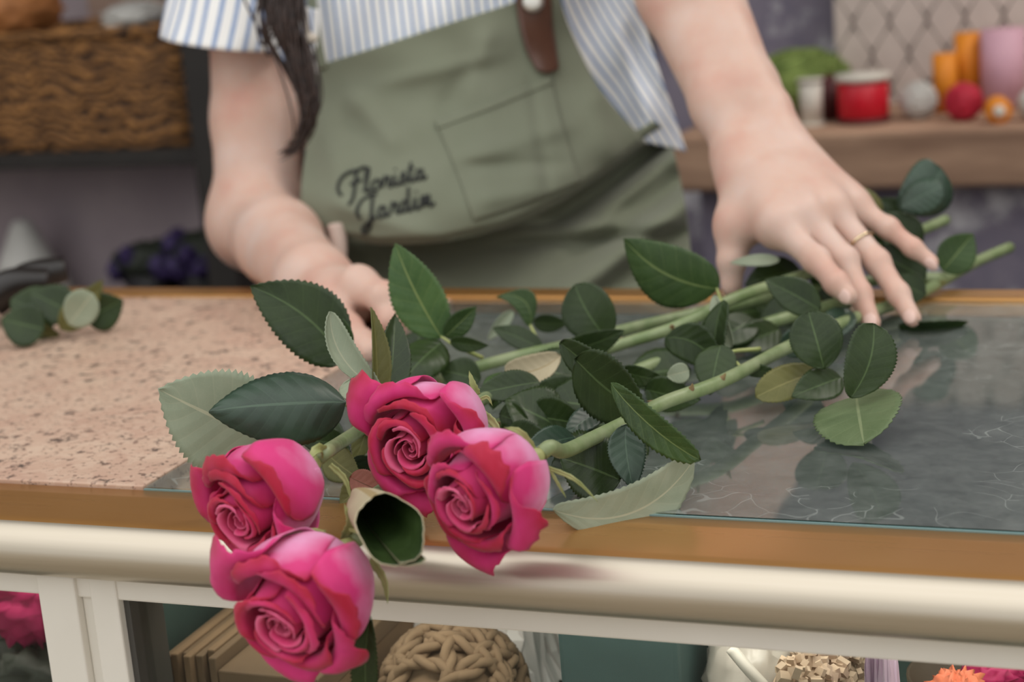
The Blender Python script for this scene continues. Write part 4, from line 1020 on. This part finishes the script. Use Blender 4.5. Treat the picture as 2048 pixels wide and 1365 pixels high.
def dskirt(u, v):
    q = v - yfold(u); g = sst(1000, 1330, u)
    d = 1.43 - .062 * sst(0, 220, q) + .05 * np.clip((u - 900) / 480., -1, 1) ** 2 * .9
    d = d - .024 * g * np.cos(2 * PI * (q - 85) / 105) * np.exp(-np.maximum(q, 0) / 260) - ridge(u, v, (1010, 470), (1350, 440), 16, .010) + ridge(u, v, (1010, 492), (1370, 470), 12, .008)
    return d + ridge(u, v, (1230, 430), (1350, 330), 16, .010) - ridge(u, v, (700, 490), (900, 560), 22, .006)
def cloth(name, G, dfun, mat, parent, th=.0012, uvs=None, off=0.):
    nv, nu = G.shape[:2]; U_, V_ = G[..., 0], G[..., 1]; Dp = dfun(U_, V_) + off
    pts = np.array([PD(U_[i, j], V_[i, j], Dp[i, j]) for i in range(nv) for j in range(nu)])
    uv = [(j / (nu - 1), i / (nv - 1)) for i in range(nv) for j in range(nu)] if uvs is None else uvs(G)
    o = mesh(name, pts, grid_faces(nv, nu), mat, parent, True, uv); solid(o, th, 0); return o
top = [(636, 131), (760, 92), (900, 46), (1028, 4), (1112, -40)]; lef = [(636, 131), (620, 250), (604, 360), (600, 446)]; rig = [(1112, -40), (1136, 50), (1200, 178), (1290, 284)]
bot = [(600, 446), (660, 472), (760, 489), (880, 484), (1000, 458), (1100, 416), (1200, 352), (1290, 284)]
apron = cloth('apron_bib', coons(top, bot, lef, rig, 90, 80), dbib, MT['apron'], person)
# the rolled underside of the bib
G = coons(bot, [(u, v - 14) for u, v in bot], [bot[0], (600, 440), (600, 432)], [bot[-1], (1290, 277), (1290, 270)], 90, 10)
cloth('bib_underside', G, lambda u, v: dbib(u, np.minimum(v, 1e9)) * 0 + 1.392 + .055 * ((u - 900) / 330.) ** 2 - .044 + .012 + .045 * np.clip((yfold(u) - v) / 14, 0, 1), MT['apron'], person)
G = coons([(u, v - 45) for u, v in [(640, 470), (760, 489), (880, 484), (1000, 458), (1100, 416), (1200, 352), (1290, 290)]] + [(1338, 262)], [(650, 900), (900, 900), (1200, 900), (1400, 900)], [(640, 425), (645, 560), (650, 900)], [(1338, 262), (1368, 400), (1385, 560), (1400, 900)], 110, 110)
cloth('apron_skirt', G, dskirt, MT['apron'], person)
G = coons([(870, 243), (985, 200), (1102, 152)], [(948, 441), (1050, 408), (1161, 363)], [(870, 243), (912, 340), (948, 441)], [(1102, 152), (1126, 250), (1161, 363)], 40, 40)
pk = cloth('pocket', G, lambda u, v: dbib(u, v) - .0022, MT['apron'], person, .0014)
G2 = coons([(870, 243), (985, 200), (1102, 152)], [(876, 258), (990, 215), (1106, 167)], [(870, 243), (876, 258)], [(1102, 152), (1106, 167)], 40, 6)
cloth('pocket_hem', G2, lambda u, v: dbib(u, v) - .0036, MT['apron'], pk, .0012)
G = coons([(1028, -60), (1064, -62), (1100, -60)], [(1074, 141), (1096, 147), (1117, 138)], [(1028, -60), (1036, 30), (1052, 98), (1074, 141)], [(1100, -60), (1104, 40), (1112, 100), (1117, 138)], 10, 26)
st = cloth('leather_strap', G, lambda u, v: dbib(u, v) - .0045 - .004 * sst(60, -60, v), MT['leather'], person, .0025); st['label'] = 'brown leather strap'
c_ = PD(1066, 3, dbib(1066, 3) - .0095); V, F = lathe_data([(0, 0), (.0088, 0), (.0085, .0022), (.005, .0032), (0, .0034)], c_, -ZC, 24); mesh('snap_button', V, F, MT['snap'], st)
G = coons([(598, -120), (618, -120)], [(634, 140), (654, 134)], [(598, -120), (622, 60), (634, 140)], [(618, -120), (640, 60), (654, 134)], 6, 24)
cloth('neck_strap', G, lambda u, v: dbib(u, v) - .003, MT['apron'], person, .0015)
d_ = 1.36; tube('cord', J((590, -60, d_), (606, 10, d_), (616, 60, d_), (618, 76, d_)), .0012, MT['cord'], person, 6, 20)
blob('cord_knot', PD(617, 77, d_), (.0075, .005, .0045), MT['cord'], person, amp=.08, n=12, m=16)
tube('apron_tie', J((672, 450, 1.375), (678, 500, 1.372), (672, 560, 1.37)), [.0072, .0066, .0058], MT['tie'], person, 10, 12)
# shirt front and hem
def dshirt(u, v):
    d = 1.412 + .055 * ((u - 900) / 330.) ** 2
    d = d - .05 * sst(1180, 1330, u) * (1 - .4 * sst(1330, 1380, u)) + .004 * np.sin(u / 17. + v / 60.) * sst(1120, 1250, u) + .0025 * np.sin(u / 30. + v / 45.)
    return d + ridge(u, v, (1250, 60), (1330, 220), 14, .006) - ridge(u, v, (1225, 40), (1290, 230), 14, .005) + ridge(u, v, (840, -20), (850, 80), 14, -.006)
G = coons([(560, -330), (800, -300), (1000, -300), (1235, -330)], [(602, 182), (760, 260), (1000, 300), (1240, 282), (1372, 303)], [(560, -330), (545, -100), (552, 90), (602, 182)], [(1235, -330), (1268, -40), (1312, 120), (1372, 303)], 130, 90)
def suv(G): 
    nv, nu = G.shape[:2]; U_, V_ = G[..., 0], G[..., 1]; X = (U_ - V_ * (.12 + .5 * sst(1000, 1260, U_))) / 19.; return [(X[i, j], i / (nv - 1)) for i in range(nv) for j in range(nu)]
cloth('shirt', G, dshirt, MT['shirt'], person, .001, suv)
def sleeve(rings, n=72, stripes=26):
    V, uv = [], []
    for i, (u, v, hw, d, rd, tilt) in enumerate(rings):
        for j in range(n + 1):
            q = 2 * PI * j / n; w = 1 + .018 * math.sin(5 * q + i * .3) + .012 * math.sin(11 * q)
            V.append(PD(u + hw * math.cos(q) * w, v + tilt * math.cos(q) + (16 if i > 0 else 0) * math.sin(q), d - rd * math.sin(q) * w)); uv.append((stripes * j / n, i / len(rings)))
    o = mesh('shirt_sleeve', V, grid_faces(len(rings), n + 1), MT['shirt'], person, True, uv); solid(o, .001, 0); return o
R_ = catmull([(520, -330, 100, 1.48, .052, 0), (490, -150, 122, 1.465, .054, 4), (464, 0, 126, 1.455, .055, 8), (446, 84, 127, 1.45, .056, 12)], 26); sleeve(R_)
R_ = catmull([(1215, -560, 130, 1.50, .06, 0), (1255, -420, 128, 1.46, .058, 0), (1290, -290, 126, 1.42, .056, 0)], 16); sleeve(R_)
# the shirt side that shows between the sleeve and the apron
G = coons([(520, 20), (580, 10), (640, 20)], [(592, 172), (600, 178), (612, 150)], [(520, 20), (545, 100), (592, 172)], [(640, 20), (634, 90), (612, 150)], 20, 30)
cloth('shirt_side', G, lambda u, v: 1.388 + 0 * u + .004 * np.sin(u / 14.), MT['shirt'], person, .001, lambda G: [(6 * j / 19, i / 29) for i in range(30) for j in range(20)])
# curled lock of hair over the shoulder
rs = np.random.RandomState(12); vs = []
for k in range(95):
    o1 = rs.normal(size=2) * [26, 6]; f = rs.uniform(.45, 1); ph = rs.rand() * 6; am = rs.uniform(4, 16)
    ctrl = np.array([(560, -130), (566, -20), (578, 60), (600, 130), (618, 200), (616, 250), (594, 292), (552, 318)], float); q = catmull(ctrl, 40)[:int(40 * f)]
    pts = []
    for i, (u, v) in enumerate(q):
        s = i / 39; sp = (1 - s) ** 1.1 + .06; pts.append(PD(u + o1[0] * sp + am * sp * math.sin(s * 11 + ph), v + o1[1], 1.352 + .012 * sp * math.cos(s * 9 + ph) + .02 * s * s))
    V, F, _ = tube_data(pts, [.0011, .0010, .0004], 5); vs.append((V, F))
for k, (u, v) in enumerate([(525, 90), (545, 60), (535, 110)]):
    V, F, _ = tube_data(catmull(J((545, -40, 1.36), (u - 12, 20, 1.36), (u - 10, 60, 1.36), (u, v, 1.365), (u + 22, v - 20, 1.37)), 24), .0012, 5); vs.append((V, F))
V, F = merge(vs); mesh('hair_lock', V, F, MT['hair'], person)
# embroidered script on the bib: pen strokes laid on the cloth
GL = {  # x to the right, y up, x-height 1, in pen strokes
 'F': ([(-.9, .2), (-1.2, .9), (-.9, 1.7), (-.2, 2.15), (.7, 2.2), (1.5, 2.35)], [(.65, 2.2), (.45, 1.0), (.15, -.3), (-.25, -.75)], [(.0, 1.05), (.5, 1.15), (1.05, 1.25)]),
 'J': ([(-.75, .35), (-1.0, 1.0), (-.6, 1.75), (.1, 2.05), (.8, 2.1)], [(.45, 2.1), (.3, 1.0), (.05, -.5), (-.4, -.95), (-.6, -.55), (0, -.1), (.6, .2)]),
 'l': ([(0, .1), (.35, 1.1), (.55, 2.0), (.35, 2.15), (.2, 1.2), (.25, .2), (.5, 0), (.75, .25)],), 'o': ([(.55, .95), (.15, .75), (.1, .25), (.4, 0), (.75, .3), (.7, .8), (.45, .95), (.75, .75), (1.0, .8)],),
 'r': ([(0, .1), (.2, .6), (.3, 1.05), (.42, .85), (.7, .9), (.62, .3), (.8, 0), (1.0, .25)],), 'i': ([(0, .15), (.25, .95), (.2, .25), (.42, 0), (.65, .25)], [(.34, 1.45), (.38, 1.5)]),
 's': ([(0, .1), (.4, 1.05), (.5, .6), (.6, .2), (.35, 0), (.1, .1)], [(.4, .05), (.7, .2)]), 't': ([(0, .15), (.3, 1.0), (.4, 1.75), (.28, .6), (.35, .05), (.6, .1), (.75, .3)], [(.05, 1.15), (.7, 1.25)]),
 'a': ([(.65, .8), (.35, .95), (.08, .5), (.2, .05), (.5, .2), (.68, .9), (.66, .2), (.85, 0), (1.05, .25)],), 'd': ([(.6, .8), (.3, .95), (.08, .5), (.2, .05), (.5, .25), (.7, 1.2), (.78, 2.0), (.68, 1.0), (.66, .2), (.85, 0), (1.05, .25)],),
 'm': ([(0, .05), (.15, .95), (.14, .1)], [(.16, .5), (.4, .95), (.46, .1)], [(.48, .5), (.72, .95), (.76, .2), (.95, 0), (1.2, .25)]),
}
AD = {'F': 1.25, 'J': .75, 'l': .72, 'o': 1.0, 'r': .98, 'i': .68, 's': .76, 't': .76, 'a': 1.05, 'd': 1.08, 'm': 1.2}
def write(word, x0, y0, ang, size):
    ca, sa = math.cos(ang), math.sin(ang); pen = 0; vs = []
    for ch in word:
        for stroke in GL[ch]:
            pts = []
            for a_, b_ in catmull(stroke, max(6, 7 * len(stroke))):
                X = (pen + a_ + .18 * b_) * size; Yv = b_ * size; u = x0 + X * ca + Yv * sa; v = y0 + X * sa - Yv * ca
                pts.append(PD(u, v, float(dbib(u, v)) - .0012))
            r = .0015 if ch in 'FJ' else .0013
            V, F, _ = tube_data(pts, r, 6); vs.append((V, F))
        pen += AD[ch]
    V, F = merge(vs); o = mesh('embroidered_lettering', V, F, MT['thread'], apron); o['label'] = 'dark embroidered script'
write('Florista', 702, 392, -.225, 21.5); write('Jardim', 738, 442, -.235, 23.5)

# ------------------------------------------------------------ cuttings and shears on the granite
def cutting(name, label, cat, leaves, group=None):
    t = thing(name, P(leaves[0][0][0], leaves[0][0][1], .001), label, cat, group)
    for b_, t_, w_, m_, o_ in leaves: leaf('leaf', t, b_, t_, w_, m_, nl=24, nw=9, **o_)
    return t
cutting('leaf_cutting', 'dark green rose leaf cuttings heaped under the black handle', 'leaf cutting', [((110, 640, .012), (10, 650, .0), 80, (D, UN), {}), ((100, 655, .008), (20, 682, .0), 40, (OL, UN), dict(tilt=20)), ((120, 660, .01), (200, 570, .01), 60, (OL, D), dict(tilt=20)), ((60, 665, .006), (120, 670, .0), 40, (OL, UN), dict(tilt=20)), ((100, 630, .014), (20, 600, .0), 90, (D, D), dict(tilt=10)), ((150, 630, .018), (60, 585, .0), 80, (D, D), dict(tilt=10)), ((90, 660, .012), (2, 640, .0), 90, (D, D), dict(tilt=10))], 'cuttings left on the granite')
cutting('leaf_cutting', 'green leaf cutting at the right end of the small heap on granite', 'leaf cutting', [((170, 640, .012), (246, 600, .0), 80, (D, UN), {}), ((150, 640, .012), (205, 560, .01), 40, (OL, D), dict(tilt=20))], 'cuttings left on the granite')
cutting('pale_leaf_cutting', 'pale yellow-green leaf cutting turned over on the heap', 'leaf cutting', [((138, 650, .020), (186, 588, -.012), 70, (UN, BR), dict(tipsh=.5, tilt=-10))], 'cuttings left on the granite')
h0, h1 = P(-60, 590, .028), P(96, 562, .030)
sh = thing('shears', P(20, 590, 0), 'black-handled shears lying on the leaf cuttings', 'shears')
for dz, e in ((0, 0), (.010, .024)):
    tube('handle', [h0 + [0, e, -.014], (h0 + h1) / 2 + [0, e, .002], h1 + [0, e, dz * .4]], [.011, .0125, .010], MT['steel'], sh, 12, 20)
tube('blade', [h0 + [-.09, 0, -.022], h0 + [0, .004, -.012]], [.002, .006], MT['snap'], sh, 8, 8)
